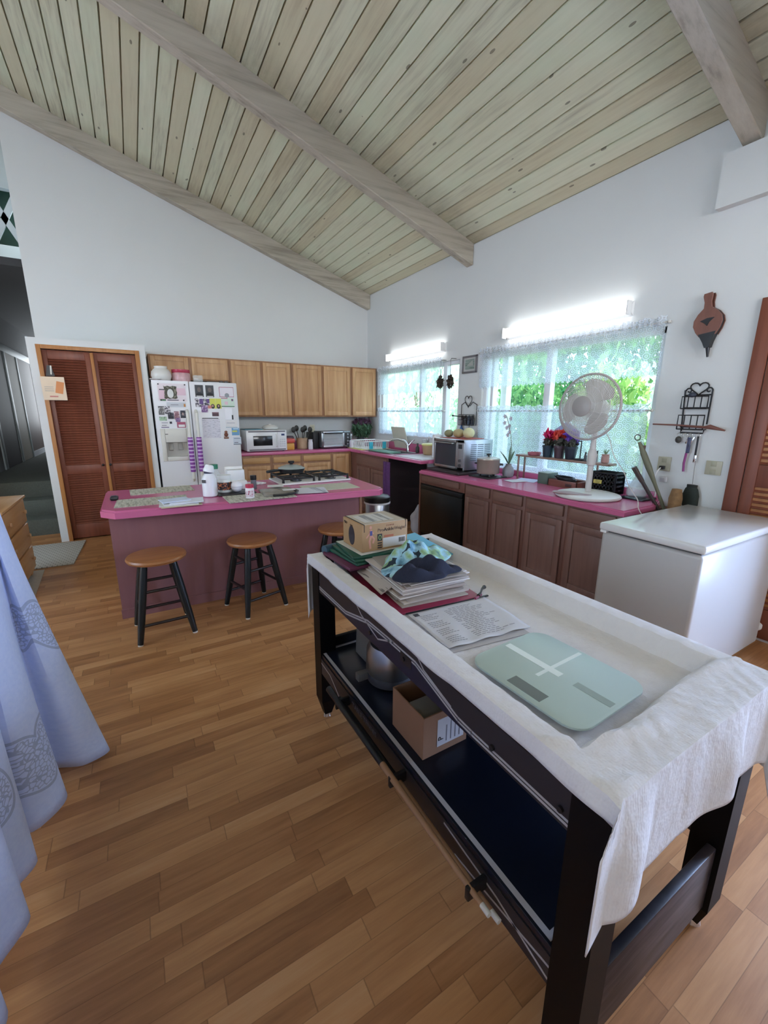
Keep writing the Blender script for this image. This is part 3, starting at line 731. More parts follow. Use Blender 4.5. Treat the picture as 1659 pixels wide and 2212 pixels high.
# canisters and crock between the ovens
t = thing('plastic_canister', 'orange plastic tub with a coral lid right of the white microwave', 'canister', (-1.475, -.36, .9125))
obj('tub', G().box(-1.535, -1.415, -.43, -.29, .9125, 1.01, .015), M('#dba24a', .35), t)
obj('lid', G().box(-1.545, -1.405, -.44, -.28, 1.0102, 1.075, .02), M('#cf5f56', .35), t)
t = thing('utensil_crock', 'beige crock holding dark cooking utensils between microwave and toaster oven', 'crock', (-1.27, -.33, .9125))
g = G(); g.lathe([(.065, 0), (.075, .01), (.08, .15), (.084, .16), (.075, .16), (.07, .02)], (-1.27, -.33, .9125)); obj('jar', g, M('#b9a184', .5, 0, .15, 20), t)
q = random.Random(3)
for k, (dx, dy) in enumerate(((-.13, .02), (-.06, .05), (.02, .0), (.08, .03), (.14, -.02))):
    b = Vector((-1.27 + dx * .25, -.33 + dy, 1.0)); e = Vector((-1.27 + dx * .85, -.33 + dy * 1.4, 1.17 + .02 * (k % 2)))
    solo('cooking_utensil', G().cyl(b, e, .006, n=8).add(G().ball(e + Vector((0, 0, .02)), .034, (1, .3, 1.25))), M('#26221f', .4), ['black spoon leaning far left in the beige crock', 'dark ladle second from left in the beige crock', 'brown black turner upright in the middle of the beige crock', 'dark slotted spoon right of centre in the beige crock', 'black serving spoon leaning far right in the beige crock'][k], 'utensil', 'utensils in the beige crock')
solo('ceramic_shaker', G().lathe([(.028, 0), (.034, .005), (.034, .10), (.026, .125), (.03, .13), (.03, .142), (0, .145)], (-1.185, -.45, .9125)), M('#cfcdd2', .35, 0, .12, 30), 'pale ceramic shaker in front of the utensil crock', 'shaker')
solo('purple_canister', G().lathe([(.06, 0), (.062, .16), (.05, .185), (0, .187)], (-1.40, -.17, .9125)), M('#63505e', .4), 'dusky purple canister behind the orange tub', 'canister')
solo('knife_block', G().box(-1.12, -1.03, -.40, -.10, .9125, 1.15, .01), DARK, 'black block standing tight against the toaster oven', 'knife block')

# toaster oven
t = thing('toaster_oven', 'silver and black toaster oven with two racks on the back counter', 'toaster oven', (-.78, -.32, .9125))
tx0, tx1, ty, tz0, tz1 = -1.02, -.555, -.48, .93, 1.165
obj('body', G().box(tx0, tx1, ty + .012, -.16, tz0, tz1, .006), M('#4a4a4e', .35), t)
g = G(); g.box(tx0, tx1, ty, ty + .013, tz0, tz0 + .03, .003); g.box(tx0, tx1, ty, ty + .013, tz1 - .03, tz1, .003); g.box(tx0, tx0 + .03, ty, ty + .013, tz0, tz1, .003); g.box(tx1 - .125, tx1 - .10, ty, ty + .013, tz0, tz1, .003)
obj('door_frame', g, STEEL, t)
obj('door_glass', G().box(tx0 + .028, tx1 - .12, ty + .004, ty + .008, tz0 + .028, tz1 - .028), CLEAR, t)
for z in (tz0 + .075, tz0 + .125): 
    g = G()
    g.cyl((tx0 + .03, ty + .010, z), (tx1 - .125, ty + .010, z), .003, n=6); obj('rack', g, CHROME, t)
obj('handle', G().tube([(tx0 + .05, ty, tz1 - .028), (tx0 + .05, ty - .03, tz1 - .028), (tx1 - .15, ty - .03, tz1 - .028), (tx1 - .15, ty, tz1 - .028)], .008), DARK, t)
cp = obj('control_panel', G().box(tx1 - .10, tx1, ty, ty + .0125, tz0, tz1, .003), M('#2a2a2e', .4), t)
for k in range(4): obj('knob', G().cyl((tx1 - .05, ty, tz0 + .045 + k * .048), (tx1 - .05, ty - .014, tz0 + .045 + k * .048), .014, n=12), STEEL, cp)
for a in (tx0 + .04, tx1 - .04):
    for b in (ty + .05, -.20): obj('foot', G().cyl((a, b, .9125), (a, b, tz0 + .003), .012, n=8), DARK, t)
t = thing('glass_jar', 'clear corked glass jar right of the toaster oven', 'jar', (-.50, -.30, .9125))
obj('jar', G().lathe([(.05, 0), (.055, .01), (.052, .06), (.045, .12), (.05, .17), (.046, .17), (.04, .12), (.05, .012)], (-.50, -.30, .9125)), CLEAR, t)
obj('lid', G().lathe([(.054, .17), (.056, .18), (.056, .2), (0, .202)], (-.50, -.30, .9125)), M('#e2e2e4', .4), t)
solo('paper_napkins', G().box(-.54, -.45, -.47, -.39, .9125, .945, .006), WHITE, 'short stack of white napkins in front of the clear jar', 'napkins')
t = thing('wall_outlet', 'almond wall outlet on the back wall above the toaster oven', 'outlet', (-.98, -.003, 1.13))
obj('plate', G().box(-1.02, -.94, -.008, -.0005, 1.13, 1.25, .003), M('#d7d0b8', .4), t)
for z in (1.165, 1.215): obj('socket', G().box(-.997, -.963, -.010, -.007, z - .016, z + .016, .002), M('#c9c1a6', .4), t)

# ------------------------------------------------------------------ refrigerator
FW = M('#e3e3e6', .33, 0, .015, 3, .05, 260)
t = thing('refrigerator', 'white side by side refrigerator covered with photos, between closet and oak cabinets', 'refrigerator', (-2.69, -.45, 0))
fx0, fx1, fy, fz1 = -3.148, -2.237, -.81, 1.776
fs = -2.772
obj('body', G().box(fx0 + .004, fx1 - .004, fy + .065, -.04, .02, fz1 - .012, .006), FW, t)
obj('kick_grille', G().box(fx0 + .01, fx1 - .01, fy + .04, fy + .064, .02, .09), M('#8d8d90', .5), t)
g = G(); DX0, DX1, DZ0, DZ1 = -3.115, -2.815, .875, 1.245
for a, b, c, d in ((fx0, DX0, .1, fz1), (DX1, fs - .004, .1, fz1), (DX0, DX1, .1, DZ0), (DX0, DX1, DZ1, fz1)): g.box(a, b, fy, fy + .06, c, d)
g.box(DX0, DX1, fy + .055, fy + .06, DZ0, DZ1)
dl = obj('freezer_door', g, FW, t)
g = G(); iz0, iz1 = DZ0 + .05, DZ0 + .215
for a, b, c, d in ((DX0, DX0 + .045, DZ0, DZ1), (DX1 - .03, DX1, DZ0, DZ1), (DX0 + .045, DX1 - .03, DZ0, iz0), (DX0 + .045, DX1 - .03, iz1, DZ1)): g.box(a, b, fy - .012, fy + .053, c, d, .006)
dp = obj('ice_dispenser', g, M('#d5d2c8', .4), dl)
obj('dispenser_well', G().box(DX0 + .04, DX1 - .025, fy + .045, fy + .054, iz0 - .004, iz1 + .004), M('#b3afa6', .5), dl)
for a in (-3.02, -2.92): obj('dispenser_lever', G().obox((a, fy + .03, iz1 - .05), (.05, .012, .09), (RD(-22), 0, 0), .005), M('#9a968e', .4), dl)
obj('badge', G().box(-3.07, -3.04, fy - .014, fy - .011, DZ1 - .065, DZ1 - .058), DARK, dl)
drr = obj('fresh_food_door', G().box(fs + .004, fx1, fy, fy + .06, .1, fz1, .012), FW, t)
for (hx_, par) in ((fs - .045, dl), (fs + .05, drr)):
    g = G(); g.tube([(hx_, fy, 1.45), (hx_, fy - .045, 1.42), (hx_, fy - .05, 1.2), (hx_, fy - .05, .82), (hx_, fy - .045, .66), (hx_, fy, .63)], [.017, .018, .018, .018, .018, .017], 10)
    hd = obj('door_handle', g, M('#dedad0', .4), par)
CV = N('striped_handle_cover'); _o = CV.obj(); _x, _y, _z = CV.sep(_o)
CV.p(CV.mix(CV.ma('GREATER_THAN', CV.ma('FRACT', CV.ma('MULTIPLY', _z, 23)), .62), lin('#8a4a9e'), lin('#d5b8de')), .9); CV = CV.m
for hx_, nm in ((fs - .045, 'left'), (fs + .05, 'right')):
    g = G(); g.loft([[(hx_ + r * cos(2 * pi * i / 18), fy - .05 + r * sin(2 * pi * i / 18), .74 + z) for i in range(18)] for r, z in ((.0195, 0), (.026, .001), (.028, .006), (.028, .40), (.026, .404), (.0195, .405), (.0195, 0))], True, False)
    solo('handle_cover', g, CV, 'purple gingham cover on the %s refrigerator handle' % nm, 'handle cover', 'striped covers on the refrigerator handles')

# things on the refrigerator doors (x, z of lower left corner, width, height on the door front)
PAPER = M('#e4e2e2', .7, 0, .04, 30)
def printed(name, base, ink, sx, sz, th=.55):
    n = N(name); o = n.obj(); f = n.noise(n.mapv(o, (sx, 1, sz)), 1, 3, .7)
    return n.p(n.mix(n.ma('GREATER_THAN', f, th), lin(base), lin(ink)), .6)
PH1 = printed('dark_photo', '#34343c', '#8a8790', 22, 18, .56); PH2 = printed('grey_photo', '#6f6d6c', '#c9c7c6', 30, 30); PH3 = printed('green_print', '#a7c3a4', '#5a5f63', 30, 30); PH4 = printed('collage', '#3d3b45', '#d9d4d8', 45, 45, .5)
PH5 = printed('typed_sheet', '#dcdae4', '#a9a8b6', 18, 160, .57); PH6 = printed('violet_photo', '#7e5f8c', '#d8c2dc', 36, 36); PH7 = printed('olive_photo', '#4c4a3e', '#8f8b78', 22, 22)
yf_ = fy
def card(name, label, cat, x, z, w, h, mat, extra=(), th=.0015, y=None, lay=0):
    y = (yf_ if y is None else y) - .0006 - lay * .0022
    t = thing(name, label, cat, (x + w / 2, y, z))
    obj('sheet', G().box(x, x + w, y - th, y, z, z + h), mat, t)
    for (nm, a, b, c, d, mm) in extra: obj(nm, G().box(x + a * w, x + b * w, y - th - .0012, y - th + .0002, z + c * h, z + d * h), mm, t)
    return t
PK = M('#e3c3cf', .6); GRN = M('#5f8a66', .6); MG = M('#1a1a1e', .4); YL = M('#d8d862', .6); RD_ = M('#a8506c', .5)
t = card('poster_collage', 'pink collage poster with a penguin like baby photo at the top of the freezer door', 'poster', -3.095, 1.55, .29, .195, M('#e6dbe0', .6), (('pink_panel', .03, .3, .1, .62, PK), ('pink_panel', .62, .97, .35, .75, PK), ('ribbon', .05, .4, .62, .68, MG), ('caption', .3, .7, .04, .1, M('#77757f', .6)), ('green_tag', .05, .25, .02, .12, GRN)))
g = G(); g.prism([(-3.035 + .135 * u, yf_ - .0035, 1.575 + .145 * v) for u, v in ((0, .05), (.1, 0), (.25, .06), (.4, 0), (.6, .05), (.8, 0), (1, .08), (.95, .3), (1, .5), (.95, .75), (1, .95), (.7, 1), (.5, .94), (.3, 1), (.1, .94), (0, 1), (.05, .6))], (0, -.001, 0)); obj('photo', g, PH7, t)
g = G(); g.prism([(-2.97 + .032 * cos(a), yf_ - .0048, 1.635 + .05 * sin(a)) for a in [k * pi / 8 for k in range(16)]], (0, -.0008, 0)); obj('baby_figure', g, M('#dcdcd8', .6), t)
for k, (a, b) in enumerate(((-3.085, 1.735), (-2.815, 1.735), (-3.07, 1.562), (-2.84, 1.562))):
    solo('round_magnet', G().cyl((a, yf_ - .0035, b), (a, yf_ - .009, b), .008, n=12), MG, ['top left', 'top right', 'bottom left', 'bottom right'][k] + ' black round magnet pinning the pink collage poster', 'magnet', 'black magnets on the poster')
card('envelope', 'grey certificate strip with an orange corner under the collage poster', 'paper', -3.02, 1.485, .20, .055, M('#c9ccd2', .6), (('orange_mark', .88, .97, .1, .7, M('#c98a4a', .6)), ('typed_line', .2, .6, .45, .55, M('#77757f', .6))))
card('snapshot', 'grey landscape snapshot at the left edge of the freezer door', 'photo', -3.11, 1.40, .06, .095, PH2, (('dark_edge', 0, 1, .92, 1, MG),))
card('snapshot', 'black and white cut out snapshot of people below the certificate strip', 'photo', -3.045, 1.41, .055, .085, PH4, lay=1)
card('snapshot', 'dark snapshot in the middle of the freezer door', 'photo', -3.02, 1.355, .06, .07, PH1, lay=2)
card('snapshot', 'pink tinted portrait snapshot above the ice dispenser', 'photo', -2.955, 1.35, .055, .09, printed('pink_photo', '#8f6670', '#d9b8bc', 30, 30), lay=1)
card('snapshot', 'dark blue portrait snapshot at the right of the freezer door', 'photo', -2.89, 1.365, .055, .085, printed('blue_photo', '#33343f', '#7d7a85', 25, 25), (('face', .35, .65, .35, .7, M('#b59a92', .6)),))
card('coupon', 'long green coupon at the left edge of the freezer door', 'paper', -3.11, 1.335, .075, .045, PH3)
card('coupon', 'white card with a violet stripe above the dispenser left corner', 'card', -3.10, 1.255, .08, .07, PAPER, (('violet_stripe', 0, 1, 0, .15, M('#8a7a98', .6)), ('typed_line', .1, .7, .35, .45, M('#77757f', .6)), ('typed_line', .1, .9, .75, .85, M('#8d8ba0', .6))))
card('coupon', 'magenta ticket with a white label just above the ice dispenser', 'card', -2.935, 1.255, .09, .065, RD_, (('white_label', .15, .9, .12, .55, PAPER),), lay=2)
card('snapshot', 'small violet snapshot above the magenta ticket', 'photo', -2.945, 1.322, .05, .045, PH6, lay=2)
card('snapshot', 'tiny dark square magnet photo beside the magenta ticket', 'magnet', -3.01, 1.30, .025, .025, PH1)
SK_ = M('#6d625e', .6)
for x, l in ((-2.71, 'dark portrait card, left one of the pair at the top of the right door'), (-2.595, 'dark portrait card, right one of the pair at the top of the right door')):
    t = card('portrait_card', l, 'photo', x, 1.605, .09, .135, M('#3b3d42', .5), (('white_caption', .12, .88, .03, .1, PAPER),))
    g = G(); cx, cz_ = x + .045, 1.605 + .082
    g.prism([(cx + .02 * cos(a), yf_ - .0024, cz_ + .028 * sin(a)) for a in [k * pi / 8 for k in range(16)]], (0, -.0008, 0)); obj('face', g, SK_, t)
    g = G(); g.prism([(cx - .04, yf_ - .0024, 1.62), (cx + .04, yf_ - .0024, 1.62), (cx + .03, yf_ - .0024, 1.645), (cx, yf_ - .0024, 1.66), (cx - .03, yf_ - .0024, 1.645)], (0, -.0008, 0)); obj('shoulders', g, M('#1f1f23', .6), t)
t = card('certificate', 'white certificate with a wine red border at the top right of the refrigerator', 'certificate', -2.445, 1.61, .165, .115, RD_, (('paper', .03, .98, .05, .95, M('#e3dde4', .6)),))
obj('seal', G().cyl((-2.36, yf_ - .004, 1.63), (-2.36, yf_ - .0028, 1.63), .026, n=20), M('#8f9499', .5), t)
card('photo_strip', 'strip of small colourful faces on the right door', 'photo', -2.72, 1.49, .16, .095, PH4, (('violet_block', .3, .55, .35, .98, M('#6a4f88', .6)), ('violet_block', .78, .98, .5, .98, M('#6a4f88', .6))))
for x, l in ((-2.56, 'left yellow school picture on the right refrigerator door'), (-2.495, 'right yellow school picture with long dark hair on the right refrigerator door')):
    t = card('school_picture', l, 'photo', x, 1.475, .063, .115, YL)
    g = G(); g.prism([(x + .03 + .022 * cos(a), yf_ - .0024, 1.50 + .028 * sin(a)) for a in [k * pi / 8 for k in range(16)]], (0, -.0008, 0)); obj('hair', g, MG, t)
    g = G(); g.prism([(x + .03 + .009 * cos(a), yf_ - .0033, 1.505 + .013 * sin(a)) for a in [k * pi / 8 for k in range(16)]], (0, -.0008, 0)); obj('face', g, M('#c49a84', .6), t)
card('flyer', 'pale green flyer with a small emblem at the right edge of the refrigerator', 'flyer', -2.43, 1.495, .15, .105, M('#cfe0d0', .6), (('green_band', 0, 1, 0, .1, GRN), ('pink_spot', .25, .5, .25, .6, PK), ('emblem', .78, .92, .65, .9, M('#7a5f7c', .6)), ('red_band', 0, .5, .92, 1, RD_)))
card('snapshot', 'violet group snapshot under the photo strip', 'photo', -2.66, 1.43, .07, .08, PH6, lay=2)
card('snapshot', 'coral pink note between the photo strip and yellow picture', 'note', -2.585, 1.475, .04, .035, M('#d98a80', .6), lay=1)
card('magnet_plate', 'dark wine red oblong magnet on the right door', 'magnet', -2.545, 1.385, .075, .048, M('#4a2a35', .4), (('pale_line', .05, .95, .8, .9, M('#b58a95', .5)),))
card('notepad', 'bright white notepad hanging at the right edge of the refrigerator', 'notepad', -2.40, 1.345, .085, .135, M('#eeeef4', .5), (('black_pen', .92, 1.12, .0, .4, MG),), .006)
card('letter', 'typed letter in a clear sleeve below the black magnetic bar', 'paper', -2.665, 1.13, .20, .225, PH5)
solo('magnetic_bar', G().box(-2.66, -2.48, yf_ - .008, yf_ - .0006, 1.358, 1.366, .001), MG, 'thin black magnetic bar above the typed letter', 'magnet')
card('receipt', 'pale receipt below the white notepad', 'paper', -2.40, 1.25, .135, .085, PAPER, (('blue_line', 0, 1, 0, .06, M('#7ba0b0', .6)), ('typed_line', .1, .8, .6, .68, M('#a9a8b6', .6))))
card('postcard', 'blue and yellow postcard near the right edge of the refrigerator', 'postcard', -2.335, 1.155, .09, .09, M('#6fa0c9', .5), (('yellow_wave', .05, .7, .45, .65, YL), ('cloud', .2, .9, .8, .95, M('#bcd6e6', .6))))
card('postcard', 'white postcard with a grey stripe, lowest paper on the refrigerator', 'postcard', -2.325, 1.04, .095, .095, M('#cfd6e0', .6), (('grey_stripe', 0, 1, 0, .12, M('#7c8794', .6)), ('typed_line', .1, .6, .25, .33, M('#6c6a78', .6)), ('typed_line', .1, .9, .75, .85, M('#8d9bb0', .6))))
t = thing('figure_magnet', 'brown clay figure magnet left of the blue postcard', 'magnet', (-2.405, yf_, 1.11))
obj('body', G().ball((-2.405, yf_ - .008, 1.165), .024, (1, .3, 1)), M('#6d3a28', .5), t)
obj('head', G().ball((-2.405, yf_ - .008, 1.198), .018, (1, .4, .9)), M('#8a5a48', .5), t)
obj('base', G().box(-2.433, -2.377, yf_ - .010, yf_ - .0006, 1.115, 1.141, .003), M('#8f6a5a', .5), t)

# on top of the refrigerator
t = thing('ceramic_jar', 'round white ceramic jar on top of the refrigerator', 'jar', (-3.03, -.63, 1.7765))
obj('pot', G().lathe([(.06, 0), (.09, .02), (.108, .07), (.1, .115), (.075, .145), (.065, .15), (.068, .175), (.06, .175), (.055, .15)], (-3.03, -.63, 1.7645)), M('#dcd9d4', .35), t)
t = thing('candy_jar', 'clear jar of pink sweets with a red lid on top of the refrigerator', 'jar', (-2.82, -.60, 1.7645))
obj('jar', G().lathe([(.095, 0), (.1, .01), (.1, .10), (.09, .115)], (-2.82, -.60, 1.7645)), M('#cfa5a8', .3, 0, .35, 30), t)
obj('lid', G().lathe([(.097, .115), (.1, .12), (.1, .15), (0, .152)], (-2.82, -.60, 1.7645)), M('#b5344f', .35), t)
solo('clear_box', G().box(-2.70, -2.60, -.72, -.62, 1.7645, 1.855, .004), CLEAR, 'small clear plastic box on top of the refrigerator', 'box')
solo('saucer', G().lathe([(.03, 0), (.06, .012), (.062, .016), (.03, .006)], (-3.105, -.785, 1.7765)), WHITE, 'white saucer at the front left corner of the refrigerator top', 'saucer')
solo('folded_papers', G().box(-2.56, -2.42, -.74, -.62, 1.7645, 1.785, .003), M('#b9bac2', .6), 'flat grey papers on top of the refrigerator', 'papers')
for k, x in enumerate((-2.40, -2.345)):
    solo('metal_tin', G().lathe([(.022, 0), (.024, .003), (.024, .028), (.02, .032), (0, .033)], (x, -.74, 1.7645)), M('#4a4a4c', .3, .6), ['small dark tin at the front right of the refrigerator top', 'rightmost little tin at the front of the refrigerator top'][k], 'tin')

# picture hanging from the closet casing
t = thing('hanging_card', 'orange picture card hanging by a black clip from the closet casing', 'card', (-4.05, PY - .02, 1.55))
obj('card', G().obox((-4.045, PY - .035, 1.665), (.20, .003, .235), (RD(4), 0, 0)), M('#e3cdb2', .4), t)
obj('orange_picture', G().obox((-3.995, PY - .0375, 1.675), (.065, .0015, .12), (RD(4), RD(12), 0)), M('#d58a52', .5), t)
for k in range(4): obj('typed_line', G().obox((-4.085, PY - .0375, 1.64 + k * .02), (.075, .0012, .005), (RD(4), 0, 0)), M('#a9a29a', .5), t)
obj('caption', G().obox((-4.055, PY - .0335, 1.585), (.07, .0012, .014), (RD(4), 0, 0)), M('#c9847a', .5), t)
g = G(); g.prism([(-4.095, PY - .022, 1.79), (-4.02, PY - .022, 1.79), (-4.04, PY - .022, 1.895), (-4.075, PY - .022, 1.895)], (0, -.006, 0)); obj('clip', g, MG, t)
obj('clip_lever', G().obox((-4.045, PY - .033, 1.85), (.014, .006, .09), (0, RD(5), 0), .002), M('#d9d6cc', .3), t)

# ------------------------------------------------------------------ island and stools
IZ = .84
t = thing('kitchen_island', 'pink topped breakfast island with a red brown panelled base', 'island', (-2.6, -2.85, 0))
g = slab('w', [(-3.61, -3.20), (-3.53, -3.30), (-1.72, -3.41), (-1.66, -3.35), (-1.62, -2.50), (-3.61, -2.47)], IZ - .05, IZ, '')
obj('worktop', g, PINK, t)
g = G(); g.box(-3.585, -1.69, -3.0, -2.56, 0, IZ - .0505)
obj('base', g, MAUVE, t)
obj('end_stile', G().box(-1.70, -1.675, -3.008, -2.95, 0, IZ - .051, .004), OAKD, t)
obj('apron_band', G().box(-3.59, -1.685, -3.006, -2.999, 0, .07), MAUVE, t)
SEAT = wood('stool_seat_wood', '#8f5a35', '#bb7f4f', 'x', 1.2, .3)
LEGM = M('#10171a', .35, 0, .12)
def stool(loc, label, rz=0):
    t = thing('bar_stool', label, 'stool', (0, 0, 0), 'round wooden stools at the island')
    h = .535
    obj('seat', G().lathe([(.02, h - .035), (.155, h - .035), (.172, h - .028), (.178, h - .015), (.172, h - .003), (.155, h), (.03, h - .004)], (0, 0, 0), 40), SEAT, t)
    tops, feet = [], []
    for k in range(4):
        a = pi / 4 + k * pi / 2; tp = Vector((.115 * cos(a), .115 * sin(a), h - .03)); ft = Vector((.225 * cos(a), .225 * sin(a), .008)); tops.append(tp); feet.append(ft)
        lg = obj('leg', G().tube([tp, tp.lerp(ft, .3), tp.lerp(ft, .7), ft], [.021, .024, .022, .017], 12), LEGM, t)
        obj('glide', G().cyl((ft.x, ft.y, 0), (ft.x, ft.y, .01), .016, .016, 12), M('#d6d2c8', .4), lg)
    for k in range(4):
        j = (k + 1) % 4
        for f in ((.22, .62) if k % 2 else (.36, .78)):
            obj('rung', G().cyl(tops[k].lerp(feet[k], f), tops[j].lerp(feet[j], f), .010, n=10), M('#241a1c', .35), t)
    t.location = loc; t.rotation_euler = (0, 0, rz); t['label'] = label
    return t
s0 = stool((-3.335, -3.30, 0), 'round wooden stool with dark legs under the left half of the island, nearest the closet', RD(3))
dup(s0, (-2.71, -3.24, 0), RD(16), 'round wooden stool with dark legs at the middle of the island front')
dup(s0, (-2.02, -3.28, 0), RD(40), 'round wooden stool partly hidden behind the ankle weights box')

# things lying on the island
MATW = N('woven_placemat'); _o = MATW.obj(); _x, _y, _z = MATW.sep(_o)
_f = MATW.noise(MATW.mapv(_o, (55, 9, 1)), 1, 3, .7); MATW = MATW.p(MATW.ramp(_f, (.35, '#8f8a7c'), (.5, '#bdb8aa'), (.65, '#cfcabd')), .8)
def flat(name, label, cat, c, w, d, rz, mat, z, th=.003, group=None):
    g = G(); g.obox((c[0], c[1], z + th / 2), (w, d, th), (0, 0, rz)); return solo(name, g, mat, label, cat, group, smooth=False)
pm = 'woven placemats on the island'
flat('placemat', 'grey woven placemat at the back left of the island', 'placemat', (-3.235, -2.645), .43, .25, RD(2), MATW, IZ + .0005, .004, pm)
flat('placemat', 'grey woven placemat at the front left of the island, half under the mail', 'placemat', (-3.315, -3.07), .43, .27, RD(-2), MATW, IZ + .0005, .004, pm)
flat('placemat', 'grey woven placemat under the pill bottles and plastic bag', 'placemat', (-2.64, -3.27), .47, .26, RD(0), MATW, IZ + .0005, .004, pm)
flat('placemat', 'pale woven placemat at the right end of the island', 'placemat', (-2.04, -3.13), .43, .27, RD(-3), M('#c4bfae', .8, 0, .12, 40), IZ + .0005, .004, pm)
t = thing('car_key_fob', 'small black key fob at the left end of the island', 'key fob', (-3.54, -2.90, IZ))
obj('shell', G().box(-3.565, -3.515, -2.94, -2.87, IZ + .0005, IZ + .03, .012), MG, t); obj('button', G().box(-3.555, -3.525, -2.925, -2.90, IZ + .029, IZ + .033, .002), M('#3a3f5a', .4), t)
z = IZ + .0047
for k, (c, w, d, r, m, l) in enumerate((((-3.16, -3.29), .24, .17, 2, '#c9bd9a', 'tan envelope at the bottom of the mail pile'), ((-3.17, -3.285), .23, .165, -3, '#d8d6d2', 'off white envelope second from the bottom of the mail pile'),
        ((-3.155, -3.27), .22, .16, 4, '#e6e6ea', 'white envelope in the middle of the mail pile'), ((-3.12, -3.28), .2, .15, -6, '#dfe1ec', 'pale envelope sticking out right of the mail pile'), ((-3.19, -3.25), .17, .12, 12, '#d2dbf0', 'bluish folded letter on top of the mail pile'))):
    flat('envelope', l, 'mail', c, w, d, RD(r), M(m, .7, 0, .03), z, .005, 'pile of mail on the island'); z += .0055
def bottle(name, label, cat, c, prof, mat, cap, capm, band=None, n=24):
    t = thing(name, label, cat, c)
    obj('bottle', G().lathe(prof, c, n), mat, t)
    obj('cap', G().lathe(cap, c, n), capm, t)
    if band: obj('printed_band', G().lathe(band[0], c, n), band[1], t)
    return t
zi = IZ + .0005
t = thing('pump_bottle', 'tall white bottle with a tilted white cup on top, beside the refrigerator', 'bottle', (-2.945, -3.075, zi))
c = (-2.945, -3.075, zi)
obj('bottle', G().lathe([(.042, 0), (.05, .006), (.05, .125), (.04, .15), (.028, .165), (.026, .18)], c), M('#e9e8ee', .3), t)
g = G(); g.lathe([(.036, 0), (.038, .01), (.028, .045), (.022, .05)], (0, 0, 0)); g.xf(Matrix.Translation(Vector(c) + Vector((0, 0, .178))) @ Euler((0, RD(14), 0)).to_matrix().to_4x4()); obj('cap', g, M('#eeeef2', .3), t)
obj('neck_ring', G().lathe([(.030, .168), (.031, .17), (.031, .178), (.028, .18)], c), M('#3a3d55', .4), t)
obj('label_patch', G().obox((-2.985, -3.107, zi + .115), (.006, .03, .022), (0, 0, RD(40))), M('#4a4448', .5), t)
bottle('vitamin_bottle', 'clear bottle with a green cap behind the pill jar', 'bottle', (-2.865, -2.78, zi), [(.045, 0), (.05, .006), (.05, .11), (.03, .15), (.028, .165)], CLEAR, [(.03, .16), (.032, .162), (.032, .195), (0, .197)], M('#2f7a5c', .4))
bottle('pill_jar', 'white pill jar with a dark and orange label on the island', 'jar', (-2.83, -3.0, zi), [(.046, 0), (.05, .006), (.05, .10), (.042, .115)], M('#d9dcd8', .3), [(.046, .11), (.048, .112), (.048, .138), (0, .14)], M('#e3e5e4', .3), ([(.0505, .03), (.0508, .032), (.0508, .085), (.0505, .087)], printed('jar_label', '#3a3034', '#d27a4e', 40, 60)))
t = thing('napkin_holder', 'white ceramic napkin holder full of napkins on the island', 'napkin holder', (-2.715, -2.86, zi))
obj('base', G().box(-2.80, -2.64, -2.92, -2.80, zi, zi + .075, .02), M('#e9e6e2', .35), t)
obj('back_plate', G().obox((-2.72, -2.80, zi + .09), (.14, .02, .17), (RD(-6), 0, 0), .01), M('#ebe8e6', .35), t)
obj('napkins', G().box(-2.785, -2.655, -2.89, -2.815, zi + .07, zi + .155, .008), WHITE, t)
obj('gold_emblem', G().cyl((-2.725, -2.921, zi + .04), (-2.725, -2.9235, zi + .04), .014, n=12), M('#d8b978', .4), t)
solo('black_tray', G().box(-2.90, -2.63, -3.14, -2.965, IZ + .005, IZ + .014, .005), MG, 'slim black tray under the white ball on the island', 'tray')
t = thing('egg_timer', 'white ball shaped timer on the island', 'timer', (-2.755, -3.06, IZ + .0145))
obj('ball', G().ball((-2.755, -3.06, IZ + .056), .043, (1, 1, .97), 24), M('#ece9ee', .3), t)
g = G(); g.lathe([(.0432, .040), (.0438, .0415), (.0432, .043)], (-2.755, -3.06, IZ + .0145), 30); obj('seam_ring', g, M('#a9a4b0', .4), t)
bottle('pepper_mill', 'small mill with a black top right of the napkin holder', 'mill', (-2.60, -2.93, zi), [(.02, 0), (.022, .004), (.021, .07), (.02, .075)], M('#6f6e76', .25), [(.023, .075), (.024, .078), (.024, .11), (0, .112)], MG)
bottle('pill_bottle', 'small white pill bottle with a red cap at the island edge', 'bottle', (-2.715, -3.30, IZ + .005), [(.026, 0), (.03, .004), (.03, .065), (.024, .075)], M('#e8e3e6', .3), [(.026, .074), (.028, .075), (.028, .098), (0, .1)], M('#b8324f', .4), ([(.0303, .012), (.0306, .013), (.0306, .055), (.0303, .056)], printed('pill_label', '#d9c9cf', '#a83a55', 60, 40)))
# plastic bag with papers
def blob(name, label, cat, c, size, mat, seed, nz=.25, group=None, rough=None, rz=0):
    q = random.Random(seed); ph = [q.uniform(0, 6) for _ in range(6)]
    g = G(); bmesh.ops.create_uvsphere(g.bm, u_segments=36, v_segments=18, radius=1)
    for v in g.bm.verts:
        p = v.co; k = 1 + nz * (.5 * sin(p.x * 4 + ph[0]) * sin(p.y * 5 + ph[1]) + .35 * sin(p.z * 7 + ph[2] + p.x * 3) + .25 * sin(p.y * 11 + ph[3]) * cos(p.x * 9 + ph[4]))
        z = p.z * k
        v.co = Vector((p.x * k * size[0], p.y * k * size[1], (max(z, -.55) + .55) / 1.55 * size[2]))
    g.xf(Matrix.Translation(Vector(c)) @ Matrix.Rotation(rz, 4, 'Z'))
    mn = min(v.co.z for v in g.bm.verts)
    g.xf(Matrix.Translation((0, 0, c[2] - mn)))
    return solo(name, g, mat, label, cat, group)
